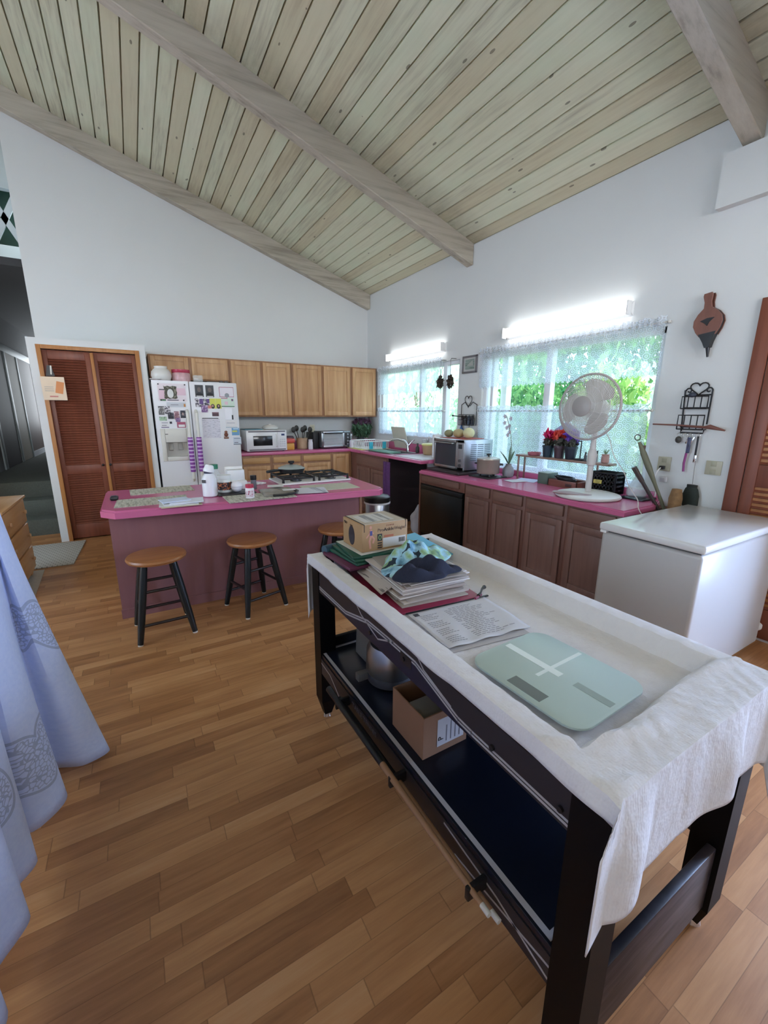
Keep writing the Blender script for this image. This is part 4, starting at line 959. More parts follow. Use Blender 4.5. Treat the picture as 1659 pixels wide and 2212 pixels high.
t = thing('document_pouch', 'crumpled clear pouch with a black strap in the middle of the island', 'pouch', (-2.50, -3.17, IZ + .005))
g = G()
q = random.Random(5)
g.sheet(lambda u, v: (-2.62 + .25 * u + .03 * v, -3.32 + .30 * v, IZ + .008 + .028 * abs(sin(u * 7 + v * 5)) * sin(pi * u) ** .5 * sin(pi * v) ** .5), 24, 24)
obj('pouch', g, M('#8d877f', .15, 0, .35, 22), t, solid=.002)
g = G(); g.tube([(-2.56, -3.33, IZ + .012), (-2.48, -3.36, IZ + .016), (-2.40, -3.345, IZ + .02), (-2.355, -3.27, IZ + .02), (-2.36, -3.18, IZ + .014)], .009, 8); obj('strap', g, MG, t)
flat('index_card', 'white card on top of the clear pouch', 'card', (-2.475, -3.10), .12, .09, RD(-16), WHITE, IZ + .041, .002)
flat('index_card', 'small white card tucked at the front of the clear pouch', 'card', (-2.43, -3.285), .09, .055, RD(-8), WHITE, IZ + .038, .002)
g = G(); q = random.Random(9)
g.tube([(-2.53 + .07 * sin(k * .9), -2.72 + .05 * cos(k * 1.3), zi + .006 + .004 * (k % 3)) for k in range(22)], .005, 6)
solo('charging_cable', g, WHITE, 'tangle of white charging cable left of the cooktop', 'cable')
flat('recipe_sheet', 'bluish sheet in a clear sleeve overlapping the pale placemat', 'paper', (-2.26, -3.22), .29, .24, RD(-14), PH5, IZ + .0052, .002)

# cooktop
t = thing('gas_cooktop', 'white gas cooktop with black grates set in the island', 'cooktop', (-2.04, -2.68, IZ))
obj('tray', G().box(-2.37, -1.73, -2.90, -2.515, IZ + .0003, IZ + .018, .008), M('#e2e0e0', .25), t)
for k, cx in enumerate((-2.21, -1.89)):
    for m, cy in enumerate((-2.80, -2.61)):
        obj('burner', G().lathe([(.05, .018), (.05, .024), (.035, .026), (.034, .034), (0, .036)], (cx, cy, IZ)), M('#57575a', .3, .7), t)
    g = G(); z0 = IZ + .052
    x0, x1, y0, y1 = cx - .135, cx + .135, -2.88, -2.53
    g.tube([(x0, y0, z0), (x1, y0, z0), (x1, y1, z0), (x0, y1, z0)], .0085, 8, True)
    g.cyl((x0, (y0 + y1) / 2, z0), (x1, (y0 + y1) / 2, z0), .008, n=8)
    for cy in (-2.80, -2.61):
        for s in (-1, 1):
            g.tube([(cx + s * .135, cy, z0), (cx + s * .06, cy, z0 + .008), (cx + s * .025, cy, z0 + .008)], .0085, 8)
            g.tube([(cx, cy + s * .075, z0), (cx, cy + s * .03, z0 + .008)], .0085, 8)
    for a in (x0, x1):
        for b in (y0, y1): g.cyl((a, b, IZ + .016), (a, b, z0 + .012), .012, .009, 8)
    obj('grate', g, M('#17171a', .45), t)
t = thing('frying_pan', 'dark pan with a domed glass lid on the back left burner', 'pan', (-2.19, -2.63, IZ + .0615))
c = (-2.19, -2.63, IZ + .0695)
obj('pan', G().lathe([(.09, 0), (.105, .004), (.118, .035), (.12, .04), (.112, .036), (.1, .008)], c, 36), M('#26282b', .35), t)
obj('lid', G().lathe([(.12, .04), (.118, .044), (.09, .058), (.045, .07), (.015, .073)], c, 36), M('#9aa19e', .12), t)
obj('lid_knob', G().lathe([(.014, .072), (.014, .08), (.026, .085), (.028, .1), (.024, .105), (0, .106)], c, 20), MG, t)
obj('handle', G().tube([(c[0] - .11, c[1] - .03, c[2] + .03), (c[0] - .18, c[1] - .07, c[2] + .035), (c[0] - .25, c[1] - .12, c[2] + .035)], [.01, .013, .012], 10), MG, t)

# behind the island
t = thing('trash_can', 'round steel trash can with a black lid behind the right end of the island', 'trash can', (-1.30, -2.62, 0))
c = (-1.30, -2.62, 0)
obj('can', G().lathe([(.12, 0), (.125, .01), (.125, .55), (.122, .555)], c, 36), STEEL, t)
obj('lid', G().lathe([(.13, .552), (.134, .56), (.134, .6), (.12, .612), (.05, .62), (0, .62)], c, 36), MG, t)
obj('bag_edge', G().lathe([(.131, .535), (.136, .536), (.134, .5515), (.128, .5515)], c, 36), M('#d8d6dc', .6), t)
t = thing('hand_towel', 'purple towel hanging at the side of the sink cabinet', 'towel', (-.66, -1.68, .25))
g = G(); g.sheet(lambda u, v: (-.652 + .012 * sin(u * 15 + v * 2) - .03 * v * (1 - v), -1.80 + .18 * u * (1 - .3 * v), .83 - .55 * v), 20, 14); obj('cloth', g, M('#5c3666', .95, 0, .3, 60), t, solid=.006)
blob('trash_bag', 'white plastic bag in the open bay beside the black dishwasher', 'bag', (-.42, -2.17, .001), (.13, .15, .30), M('#c7c4cc', .35, 0, .1), 8, .22)

# ------------------------------------------------------------------ on the lower counter
LZ = .8102
solo('oven_tray', G().box(-.56, -.06, -3.00, -2.448, LZ, LZ + .028, .008), M('#3a3236', .5), 'dark wooden board under the large silver oven', 'board')
t = thing('countertop_oven', 'large silver countertop oven with a vented side, squash on top', 'oven', (-.27, -2.64, LZ + .0285))
ox0, ox1, oy0, oy1, oz0, oz1 = -.47, -.07, -2.965, -2.455, LZ + .042, 1.165
obj('body', G().box(ox0 + .012, ox1, oy0, oy1, oz0, oz1, .006), M('#b9bcc6', .3, .85), t)
g = G(); F(g, ('x', ox0 + .012), oy0, oy1, oz0, oz0 + .03, 0, .014, .003); F(g, ('x', ox0 + .012), oy0, oy1, oz1 - .03, oz1, 0, .014, .003); F(g, ('x', ox0 + .012), oy1 - .025, oy1, oz0, oz1, 0, .014, .003); F(g, ('x', ox0 + .012), oy0 + .105, oy0 + .13, oz0, oz1, 0, .014, .003)
obj('door_frame', g, STEEL, t)
obj('door_glass', G().box(ox0 + .004, ox0 + .0125, oy0 + .128, oy1 - .022, oz0 + .028, oz1 - .028), M('#3c4048', .08), t)
obj('door_handle', G().tube([(ox0, oy0 + .16, oz1 - .04), (ox0 - .03, oy0 + .16, oz1 - .04), (ox0 - .03, oy1 - .05, oz1 - .04), (ox0, oy1 - .05, oz1 - .04)], .007), STEEL, t)
cp = obj('control_panel', G().box(ox0 - .002, ox0 + .0125, oy0 + .002, oy0 + .104, oz0, oz1, .003), M('#a9a9ae', .35, .6), t)
obj('display', G().box(ox0 - .004, ox0 + .001, oy0 + .03, oy0 + .085, oz1 - .09, oz1 - .045), M('#26282e', .2), cp)
for z in (oz0 + .05, oz0 + .10): obj('knob', G().cyl((ox0 - .002, oy0 + .052, z), (ox0 - .018, oy0 + .052, z), .015, n=14), M('#55565c', .35), cp)
for r in range(9):
    for c_ in range(3):
        obj('vent_slot', G().box(ox0 + .09 + c_ * .095, ox0 + .17 + c_ * .095, oy0 - .0015, oy0 + .001, oz0 + .10 + r * .02, oz0 + .108 + r * .02), M('#5c616e', .4), t)
for a in (ox0 + .05, ox1 - .05):
    for b in (oy0 + .05, oy1 - .05): obj('foot', G().cyl((a, b, LZ + .0285), (a, b, oz0 + .002), .014, n=8), DARK, t)
solo('red_mat', G().box(-.40, -.10, -2.86, -2.46, oz1 + .0005, oz1 + .006, .002), M('#b5605a', .7), 'red mat on top of the large silver oven', 'mat')
sq = M('#c3b98a', .45, 0, .3, 14); zq = oz1 + .0065
for k, (x, y, r, sz, l, m) in enumerate(((-.30, -2.50, .05, (1, 1.1, .85), 'striped green squash, leftmost on the large silver oven', M('#8b8a66', .45, 0, .5, 25)), (-.28, -2.645, .058, (1, 1.25, .85), 'brownish squash second from left on the large silver oven', M('#b19f72', .45, 0, .25, 14)),
        (-.17, -2.70, .05, (1, 1, .9), 'small pale squash behind the others on the large silver oven', sq), (-.27, -2.80, .062, (1, 1.05, .92), 'round pale yellow squash, rightmost on the large silver oven', M('#d2cb9d', .45, 0, .12, 14)))):
    t = thing('squash', l, 'squash', (x, y, zq), 'squash on top of the silver oven')
    obj('fruit', G().ball((x, y, zq + r * sz[2]), r, sz, 20), m, t); obj('stem', G().cyl((x + r * .2, y + r * sz[1] * .8, zq + r * 1.1), (x + r * .35, y + r * sz[1] * 1.2, zq + r * 1.25), .007, .005, 8), M('#6f6a45', .7), t)
t = thing('rice_cooker', 'beige electric cooker with a dark lid knob right of the silver oven', 'cooker', (-.33, -3.18, LZ))
c = (-.34, -3.19, LZ)
obj('trivet', G().box(-.47, -.21, -3.33, -3.05, LZ, LZ + .012, .004), M('#2c2a2e', .5), t)
obj('pot', G().lathe([(.09, .035), (.108, .04), (.112, .055), (.112, .17), (.115, .178), (.108, .18)], c, 36), M('#93877c', .3, .25), t)
obj('lid', G().lathe([(.112, .179), (.11, .188), (.07, .2), (.02, .206), (0, .206)], c, 36), M('#b4aca2', .25, .3), t)
obj('lid_knob', G().lathe([(.008, .205), (.008, .215), (.022, .22), (.022, .235), (0, .237)], c, 16), MG, t)
for a in (RD(100), RD(-45)):
    p = Vector((c[0] + .112 * cos(a), c[1] + .112 * sin(a), c[2] + .13)); d = Vector((cos(a), sin(a), 0)); tn = Vector((-sin(a), cos(a), 0))
    obj('side_handle', G().tube([p - tn * .03, p - tn * .03 + d * .028, p + tn * .03 + d * .028, p + tn * .03], .007), MG, t)
for k in range(3):
    a = k * 2 * pi / 3; obj('foot', G().cyl((c[0] + .08 * cos(a), c[1] + .08 * sin(a), LZ + .012), (c[0] + .075 * cos(a), c[1] + .075 * sin(a), LZ + .045), .012, n=8), DARK, t)
# orchid
t = thing('potted_orchid', 'white orchid in a grey ceramic vase before the lace curtain', 'orchid', (-.16, -3.27, LZ))
c = (-.16, -3.29, LZ)
obj('vase', G().lathe([(.04, 0), (.052, .01), (.058, .05), (.05, .09), (.03, .115), (.026, .13), (.03, .135), (.022, .13)], c), M('#8f8d92', .35, 0, .15, 20), t)
for k, (dx, dy, h) in enumerate(((-.03, .07, .13), (-.02, -.07, .15), (.03, .02, .18))):
    P_ = [Vector((c[0], c[1], c[2] + .12)), Vector((c[0] + dx * .5, c[1] + dy * .5, c[2] + .12 + h * .6)), Vector((c[0] + dx * 1.3, c[1] + dy * 1.3, c[2] + .12 + h))]
    g = G()
    def lf(u, v, P_=P_):
        a = P_[0].lerp(P_[1], u).lerp(P_[1].lerp(P_[2], u), u); w = .022 * sin(pi * min(1, u * .9 + .1)) ** .7
        return a + Vector((.35, .8, 0)).normalized() * (v - .5) * 2 * w + Vector((0, 0, .006 * abs(v - .5)))
    g.sheet(lf, 10, 4); obj('leaf', g, M('#5f7d58', .4, 0, .15), t, solid=.002)
stem = [(c[0], c[1], c[2] + .12), (c[0] + .01, c[1] - .02, c[2] + .25), (c[0], c[1] + .0, c[2] + .42), (c[0] - .02, c[1] + .03, c[2] + .55), (c[0] - .04, c[1] + .035, c[2] + .60)]
obj('flower_stem', G().tube(stem, .004, 6), M('#7d8a72', .5), t)
q = random.Random(4)
for k in range(7):
    p = Vector(stem[2]).lerp(Vector(stem[4]), k / 6) + Vector((q.uniform(-.03, .01), (-1) ** k * q.uniform(.015, .045), q.uniform(-.01, .01)))
    g = G()
    for j in range(5):
        a = j * 2 * pi / 5; d = Vector((-.15, cos(a), sin(a))); n_ = Vector((0, -sin(a), cos(a)))
        g.poly([p, p + d * .014 + n_ * .009, p + d * .026, p + d * .014 - n_ * .009])
    obj('blossom', g, M('#c9c3cf', .6), t, smooth=False, solid=.001)

# plant shelf with thin legs
t = thing('plant_shelf', 'long low wooden shelf on thin brass legs standing on the counter by the window', 'shelf', (-.11, -3.86, LZ))
sy0, sy1, sx0, sx1, sz = -4.33, -3.38, -.168, -.056, 1.03
obj('board', G().box(sx0, sx1, sy0, sy1, sz, sz + .018, .004), wood('shelf_board', '#84665a', '#a88b7c', 'y'), t)
for a in (sx0 + .012, sx1 - .012):
    for b in (sy0 + .15, sy1 - .03): obj('leg', G().box(a - .007, a + .007, b - .007, b + .007, LZ, sz + .001, .002), M('#8d6f63', .35, .5), t)
zs = sz + .0185
def pot(x, y, r, h, mat, label, fl, flm, seed, lm, spread=.05, up=.12):
    t = thing('flower_pot', label, 'potted plant', (x, y, zs))
    obj('pot', G().lathe([(r * .78, 0), (r * .8, .004), (r, h * .82), (r * 1.06, h * .83), (r * 1.08, h), (r * .98, h), (r * .95, h * .85), (0, h * .84)], (x, y, zs), 24), mat, t)
    g = G(); leaves(g, (x, y, zs + h + .03), (spread * .8, spread * .8, .04), 90, .03, seed); obj('foliage', g, lm, t, smooth=False)
    g = G(); leaves(g, (x, y, zs + h + up * .75), (spread, spread, .045), fl, .032, seed + 1); obj('blossoms', g, flm, t, smooth=False)
DL = M('#4f5148', .6, 0, .3, 40)
pot(-.108, -3.705, .052, .105, M('#2a3d4a', .25), 'dark glossy pot with pink and red flowers on the plant shelf', 90, leafmat('red_petal', '#d9304a', '#ec4f9a'), 51, DL)
pot(-.108, -3.825, .05, .11, M('#4a3a44', .35), 'maroon pot with coral red flowers in the middle of the plant shelf', 70, leafmat('coral_petal', '#e0453f', '#f07a6a'), 53, DL, .054)
pot(-.108, -3.94, .052, .11, M('#2b3340', .3), 'dark pot with purple flowers beside the metal bracket on the plant shelf', 80, leafmat('purple_petal', '#6a3fb5', '#a583e6'), 55, DL, .058)
solo('clay_dish', G().lathe([(.05, 0), (.06, .01), (.062, .03), (.055, .03), (.05, .012)], (-.108, -3.55, zs)), M('#a8606a', .6), 'low reddish clay dish at the left of the plant shelf', 'dish')
t = thing('bracket_stand', 'thin dark metal bracket on a flat base on the plant shelf', 'stand', (-.11, -4.035, zs))
obj('base', G().box(-.15, -.07, -4.075, -4.0, zs, zs + .016, .004), DARK, t)
obj('upright', G().tube([(-.11, -4.035, zs + .015), (-.11, -4.035, zs + .165)], .005, 8), DARK, t); obj('arm', G().tube([(-.11, -4.035, zs + .16), (-.11, -4.005, zs + .16)], .0045, 8), DARK, t)
t = thing('hanging_bag', 'pale blue printed bag hanging on the lace behind the flowers', 'bag', (-.06, -3.84, 1.17))
g = G(); g.prism([(-.062, -3.70, 1.17), (-.062, -3.98, 1.17), (-.062, -3.97, 1.29), (-.062, -3.86, 1.36), (-.062, -3.82, 1.36), (-.062, -3.71, 1.29)], (.008, 0, 0)); obj('bag', g, M('#a9b8e0', .5), t)
for k in range(2): obj('printed_line', G().box(-.0645, -.0615, -3.92, -3.78 + .03 * k, 1.245 - .022 * k, 1.256 - .022 * k), M('#5f6a98', .5), t)
for k, (y, h, r, m, l) in enumerate(((-4.125, .075, .012, '#3f4048', 'tiny dark dropper bottle, leftmost of the bottles on the plant shelf'), (-4.155, .06, .010, '#dcd8dc', 'tiny white bottle second from left on the plant shelf'), (-4.187, .072, .014, '#57586a', 'small bottle with a black cap, third on the plant shelf'), (-4.218, .065, .011, '#8a8896', 'thin grey vial just left of the fan pole on the plant shelf'), (-4.20, .09, .012, '#b9b4ac', 'pale bottle behind the vials on the plant shelf'))):
    x = -.125 if k < 4 else -.085; y += .03
    bottle('small_bottle', l, 'bottle', (x, y, zs), [(r, 0), (r, h * .6), (r * .5, h * .72)], M(m, .3), [(r * .55, h * .7), (r * .6, h), (0, h + .002)], MG if k != 1 else WHITE, n=12)
t = thing('succulent_pot', 'tiny succulent in a pinkish pot right of the fan pole', 'potted plant', (-.10, -4.255, zs))
obj('pot', G().lathe([(.024, 0), (.03, .005), (.03, .05), (.026, .055), (.03, .07), (.022, .07)], (-.10, -4.255, zs), 18), M('#b58d86', .55), t)
g = G()
for k in range(9):
    a = k * 2 * pi / 9; g.cyl((-.10, -4.255, zs + .068), (-.10 + .022 * cos(a), -4.255 + .022 * sin(a), zs + .10 + .006 * (k % 3)), .006, .001, 6)
obj('rosette', g, M('#7d9a78', .5), t)
# under the shelf
flat('loose_paper', 'bluish paper lying left under the plant shelf', 'paper', (-.16, -3.54), .2, .2, RD(20), M('#c5cfe6', .6), LZ + .0005, .002)
flat('loose_paper', 'white paper with a dark edge under the plant shelf', 'paper', (-.30, -3.52), .17, .14, RD(-12), M('#d9dae4', .6), LZ + .0028, .002)
t = thing('card_box', 'small green cardboard box under the plant shelf', 'box', (-.13, -3.75, LZ))
obj('carton', G().box(-.20, -.06, -3.80, -3.69, LZ, LZ + .10, .003), M('#57685e', .6, 0, .1), t); obj('top_flap', G().box(-.20, -.06, -3.80, -3.69, LZ + .1003, LZ + .103), M('#a9b8b0', .6), t)
t = thing('wooden_tray', 'reddish wooden tray of odds and ends under the plant shelf', 'tray', (-.14, -3.96, LZ))
x0, x1, y0, y1, h = -.22, -.06, -4.11, -3.82, .06; RW = wood('tray_wood', '#6f4038', '#8d5a50', 'y')
obj('bottom', G().box(x0, x1, y0, y1, LZ, LZ + .008), RW, t)
for a, b, c_, d in ((x0, x0 + .01, y0, y1), (x1 - .01, x1, y0, y1), (x0, x1, y0, y0 + .01), (x0, x1, y1 - .01, y1)): obj('side', G().box(a, b, c_, d, LZ + .0075, LZ + h, .002), RW, t)
obj('label_holder', G().box(x0 - .004, x0 + .001, -4.06, -4.0, LZ + .015, LZ + .04, .001), M('#4a2a26', .5), t)
solo('cable_coil', G().tube([(-.14 + .045 * cos(k * .55), -3.96 + .09 * sin(k * .55) + .001 * k, LZ + .055 + .0008 * k) for k in range(40)], .006, 6), MG, 'coil of black cable lying in the reddish wooden tray', 'cable')
# crate
t = thing('storage_crate', 'black perforated plastic crate with a yellow label beside the fan', 'crate', (-.13, -4.31, LZ))
x0, x1, y0, y1, z0, z1 = -.155, -.04, -4.395, -4.20, LZ, LZ + .165
g = G(); g.box(x0, x1, y0, y1, z0, z0 + .006)
def holed(p0, du, L, nh, off):
    """perforated wall: horizontal and vertical bars with round-cornered gaps"""
    rows = 4
    for r in range(rows + 1):
        zz = z0 + (z1 - z0 - .02) * r / rows; g.box(p0[0] - (.002 if not du[0] else 0), p0[0] + (L if du[0] else .002), p0[1] - (.002 if not du[1] else 0), p0[1] + (L if du[1] else .002), zz, zz + .021)
    for k in range(nh + 1):
        u = L * k / nh
        a = p0[0] + du[0] * u; b = p0[1] + du[1] * u
        g.box(a - .0085 if du[0] else a - .002, a + .0085 if du[0] else a + .002, b - .0085 if du[1] else b - .002, b + .0085 if du[1] else b + .002, z0, z1)
holed((x0, y0), (0, 1), y1 - y0, 7, 0); holed((x1, y0), (0, 1), y1 - y0, 7, 0); holed((x0, y0), (1, 0), x1 - x0, 6, 0); holed((x0, y1), (1, 0), x1 - x0, 6, 0)
obj('basket', g, M('#15161c', .45), t, smooth=False)
g = G(); g.tube([(x0 - .004, y0 - .004, z1), (x1 + .004, y0 - .004, z1), (x1 + .004, y1 + .004, z1), (x0 - .004, y1 + .004, z1)], .008, 8, True); obj('rim', g, M('#1a1b22', .4), t)
lb = obj('yellow_label', G().box(x0 - .006, x0 - .0025, -4.285, -4.215, z0 + .075, z0 + .105), M('#cdbd62', .5), t)
for k in range(2): obj('label_line', G().box(x0 - .0068, x0 - .0055, -4.275 + .006 * k, -4.232, z0 + .093 - .012 * k, z0 + .097 - .012 * k), M('#6a6240', .5), lb)
solo('serving_tray', G().box(-.22, -.03, -4.655, -4.475, LZ, LZ + .014, .006), M('#1d2026', .25), 'black tray at the end of the counter under the glass carafe', 'tray')
t = thing('glass_carafe', 'long necked clear glass carafe with a dark stopper by the window edge', 'carafe', (-.12, -4.56, LZ + .0145))
c = (-.11, -4.545, LZ + .0145)
obj('carafe', G().lathe([(.055, 0), (.07, .01), (.072, .05), (.05, .10), (.022, .16), (.016, .30), (.018, .34), (.014, .34), (.012, .30), (.018, .16), (.046, .10), (.066, .05), (.06, .012)], c, 28), CLEAR, t)
obj('stopper', G().cyl((c[0], c[1], c[2] + .335), (c[0], c[1], c[2] + .385), .014, .016, 14), M('#5a4238', .6), t)

# fan
FANW = M('#d3cfcb', .35, 0, .02)
t = thing('pedestal_fan', 'white pedestal fan with a round wire guard standing on the pink counter', 'fan', (-.36, -4.32, LZ))
bx, by = -.395, -4.33
obj('base', G().lathe([(.19, 0), (.228, .004), (.235, .014), (.228, .024), (.18, .036), (.10, .044), (.03, .046)], (bx, by, LZ), 48), M('#dedbd8', .35), t)
g = G(); g.lathe([(.0, 0), (.9, 0), (1, .6), (.92, 1), (0, 1.2)], (0, 0, 0), 32); g.xf(Matrix.Translation((bx - .145, by + .03, LZ + .024)) @ Matrix.Rotation(RD(20), 4, 'Z') @ Matrix.Diagonal((.06, .15, .017, 1))); obj('base_inlay', g, M('#a58d90', .4), t)
obj('pole', G().lathe([(.024, .04), (.022, .05), (.021, .24), (.021, .40), (.018, .43)], (bx, by, LZ), 20), M('#c9c4c1', .4), t)
obj('height_collar', G().lathe([(.022, .24), (.031, .25), (.033, .33), (.026, .36), (.02, .37)], (bx, by, LZ), 20), M('#c9c4c1', .4), t)
hc = Vector((-.46, -4.30, 1.484)); R_ = .235
nrm = Vector((-.99, -.06, .05)).normalized(); uy = nrm.cross(Vector((0, 0, 1))).normalized(); uz = uy.cross(nrm) * -1
uz = Vector((0, 0, 1)) - nrm * nrm.z; uz.normalize(); uy = uz.cross(nrm)
def hp(r, a, d): return hc + uy * (r * cos(a)) + uz * (r * sin(a)) + nrm * d
g = G(); g.tube([(bx, by, LZ + .42), (bx + .01, by, 1.40), tuple(hc - nrm * .16 - uz * .05)], [.018, .02, .03], 12); obj('neck', g, FANW, t)
g = G(); g.loft([[hc + uy * (r * cos(2 * pi * i / 28)) + uz * (r * sin(2 * pi * i / 28)) - nrm * d for i in range(28)] for r, d in ((.04, .03), (.075, .045), (.08, .12), (.065, .17), (.02, .185))]); obj('motor_housing', g, FANW, t)
prof_f = [(.07, .092), (.10, .090), (.15, .078), (.19, .056), (.22, .026), (R_ - .004, .002)]
prof_b = [(.07, -.05), (.12, -.052), (.17, -.048), (.205, -.035), (.225, -.016), (R_ - .004, -.004)]
for nm, pr, cnt in (('front_guard', prof_f, 88), ('rear_guard', prof_b, 64)):
    g = G()
    for k in range(cnt):
        a = 2 * pi * k / cnt
        g.tube([hp(r, a + (1.1 * (r - .06) / .17), d) for r, d in pr], .0017, 4)
    for r, d in ((.10, pr[1][1]), (.15, pr[2][1]), (.19, pr[3][1])):
        g.tube([hp(r, 2 * pi * k / 48, d) for k in range(48)], .0016, 5, True)
    obj(nm, g, M('#d6d1ce', .4), t)
g = G(); g.tube([hp(R_, 2 * pi * k / 64, 0) for k in range(64)], .0085, 8, True); obj('guard_ring', g, M('#b3a8a6', .4), t)
g = G(); g.loft([[hp(r, 2 * pi * i / 32, d) for i in range(32)] for r, d in ((.073, .086), (.073, .096), (.066, .10), (.01, .102))]); obj('guard_badge', g, M('#a39d9a', .4), t)
for k in range(3):
    a0 = 2 * pi * k / 3 + RD(62); g = G()
    def bl(u, v, a0=a0):
        r = .035 + .165 * u; w = RD(30) + RD(26) * sin(pi * min(1, u * 1.05) * .62)
        if u > .85: w *= 1 - .35 * (u - .85) / .15
        return hp(r, a0 + (v - .5) * 2 * w * .72, (v - .5) * .05)
    g.sheet(bl, 12, 10); obj('blade', g, M('#c4bfb8', .35), t, solid=.003)
g = G(); g.loft([[hp(r, 2 * pi * i / 24, d) for i in range(24)] for r, d in ((.042, -.03), (.042, .022), (.034, .03), (.005, .032))]); obj('hub', g, M('#a39d98', .4), t)
cord = [hc - nrm * .15 - uz * .03, Vector((-.30, -4.36, 1.30)), Vector((-.30, -4.42, 1.18)), Vector((-.30, -4.50, 1.06)), Vector((-.33, -4.58, .97)), Vector((-.40, -4.69, .88)), Vector((-.46, -4.755, .835)), Vector((-.48, -4.79, .78)), Vector((-.47, -4.80, .70))]
pts = []
for a, b in zip(cord, cord[1:]):
    for k in range(4): pts.append(a.lerp(b, k / 4) + Vector((0, .008 * sin(len(pts) * .8), 0)))
obj('power_cord', G().tube(pts, .0032, 6), M('#d8d2d0', .5), t)

# tall sticks and basket at the counter end
t = thing('bamboo_scoop', 'long green brown wooden paddle with a ring leaning at the counter end', 'paddle', (-.12, -4.79, .60))
p0, p1 = Vector((-.09, -4.85, .56)), Vector((-.25, -4.575, 1.262))
d = p1 - p0
obj('shaft', G().tube([p0, p0 + d * .55, p0 + d * .72, p0 + d * .85, p0 + d * .97], [.011, .012, .022, .021, .010], 12), M('#6a6a55', .5, 0, .15), t)
e = p1 + d.normalized() * .012
obj('ring', G().tube([e + Vector((0, cos(a), sin(a))) * .02 for a in [k * pi / 10 for k in range(20)]], .004, 6, True), M('#4a4a48', .4), t)
t = thing('walking_stick', 'dark wooden stick leaning in front of the green paddle', 'stick', (-.17, -4.79, .58))
p0, p1 = Vector((-.075, -4.842, .56)), Vector((-.30, -4.60, 1.065))
obj('shaft', G().cyl(p0, p0.lerp(p1, .8), .011, .013), M('#37302e', .5), t); obj('handle', G().cyl(p0.lerp(p1, .8), p1, .016, .018), M('#403430', .5), t)
solo('grass_broom', G().lathe([(.02, 0), (.025, .10), (.038, .2), (.042, .32), (.03, .385), (.0, .39)], (-.14, -4.83, .541), 18), M('#8a6a48', .9, 0, .35, 40, .8, 120), 'tan bristle broom head beside the sticks behind the freezer', 'broom')
t = thing('umbrella_stand', 'dark open stand holding the sticks between the counter end and the freezer', 'stand', (-.12, -4.83, 0))
for nm, bb in (('side_panel', (-.20, -.19, -4.884, -4.772)), ('side_panel', (-.03, -.02, -4.884, -4.772)), ('end_panel', (-.19, -.03, -4.884, -4.876)), ('end_panel', (-.19, -.03, -4.78, -4.772))): obj(nm, G().box(*bb, 0, .66), M('#2a272b', .6), t)
obj('bottom', G().box(-.19, -.03, -4.876, -4.78, .53, .54), M('#2a272b', .6), t)

# ------------------------------------------------------------------ things on the window wall
t = thing('framed_picture', 'small framed print of a sailboat between the two windows', 'picture', (-.01, -2.465, 1.88))
y0, y1, z0, z1 = -2.585, -2.345, 1.88, 2.068
g = G()
for a, b, c_, d in ((y0, y1, z0, z0 + .02), (y0, y1, z1 - .02, z1), (y0, y0 + .02, z0, z1), (y1 - .02, y1, z0, z1)): g.box(-.02, -.001, a, b, c_, d, .003)
obj('frame', g, M('#6f6c70', .4), t)
obj('mat_board', G().box(-.010, -.001, y0 + .015, y1 - .015, z0 + .015, z1 - .015), M('#b7b6b4', .6), t)
obj('print', G().box(-.0115, -.0095, y0 + .045, y1 - .045, z0 + .04, z1 - .04), printed('sea_print', '#8f9c94', '#6a7a72', 14, 40, .52), t)
g = G(); g.prism([(-.0125, y1 - .07, z0 + .08), (-.0125, y0 + .06, z0 + .075), (-.0125, y0 + .07, z1 - .05)], (-.0008, 0, 0)); obj('sail', g, M('#a9aaa4', .6), t)

WIRE = M('#1d1f24', .45, .3)
def heart(c, w, h, n=26):
    P_ = []
    for k in range(n):
        a = 2 * pi * k / n; y = 16 * sin(a) ** 3 / 32; z = (13 * cos(a) - 5 * cos(2 * a) - 2 * cos(3 * a) - cos(4 * a)) / 29
        P_.append((c[0], c[1] + y * w, c[2] + z * h))
    return P_
t = thing('wire_rack', 'small dark wire rack with a heart top between the windows', 'rack', (-.02, -2.49, 1.29))
g = G(); g.tube(heart((-.02, -2.485, 1.575), .12, .13), .004, 6, True)
obj('heart_top', g, WIRE, t)
g = G()
for y in (-2.36, -2.62): g.tube([(-.012, y, 1.53), (-.012, y, 1.30), (-.05, y, 1.30), (-.05, y, 1.42)], .004, 6)
for z in (1.30, 1.36, 1.42): g.cyl((-.05, -2.36, z), (-.05, -2.62, z), .0035, n=6)
for k in range(5): g.cyl((-.05, -2.38 - .055 * k, 1.30), (-.05, -2.38 - .055 * k, 1.42), .003, n=6)
g.tube([(-.012, -2.36, 1.53), (-.012, -2.42, 1.56), (-.012, -2.46, 1.52), (-.012, -2.51, 1.52), (-.012, -2.55, 1.56), (-.012, -2.62, 1.53)], .004, 6)
obj('basket', g, WIRE, t)
JL = ['dusky spice jar farthest left in the small heart rack', 'dark spice jar second from left in the small heart rack', 'blue grey spice jar third in the small heart rack', 'dark spice jar at the right end of the small heart rack']
for k in range(4):
    y = -2.40 - .06 * k
    solo('spice_jar', G().lathe([(.018, 0), (.02, .004), (.02, .075), (.014, .085), (.016, .088), (.016, .105), (0, .106)], (-.0285, y, 1.3045), 14), M(['#5d4f52', '#34353c', '#46556a', '#33343a'][k], .35), JL[k], 'jar', 'spice jars in the wire rack')
solo('back_scratcher', G().tube([(-.062, -2.28, 1.405), (-.062, -2.58, 1.392)], .006, 8).add(G().ball((-.062, -2.27, 1.406), .012, (1, 1.6, .8), 10)), WIRE, 'dark rod lying across the front of the small heart rack', 'rod')
t = thing('blue_bottle_brush', 'blue bottle shaped brush hanging under the small heart rack', 'brush', (-.03, -2.395, 1.17))
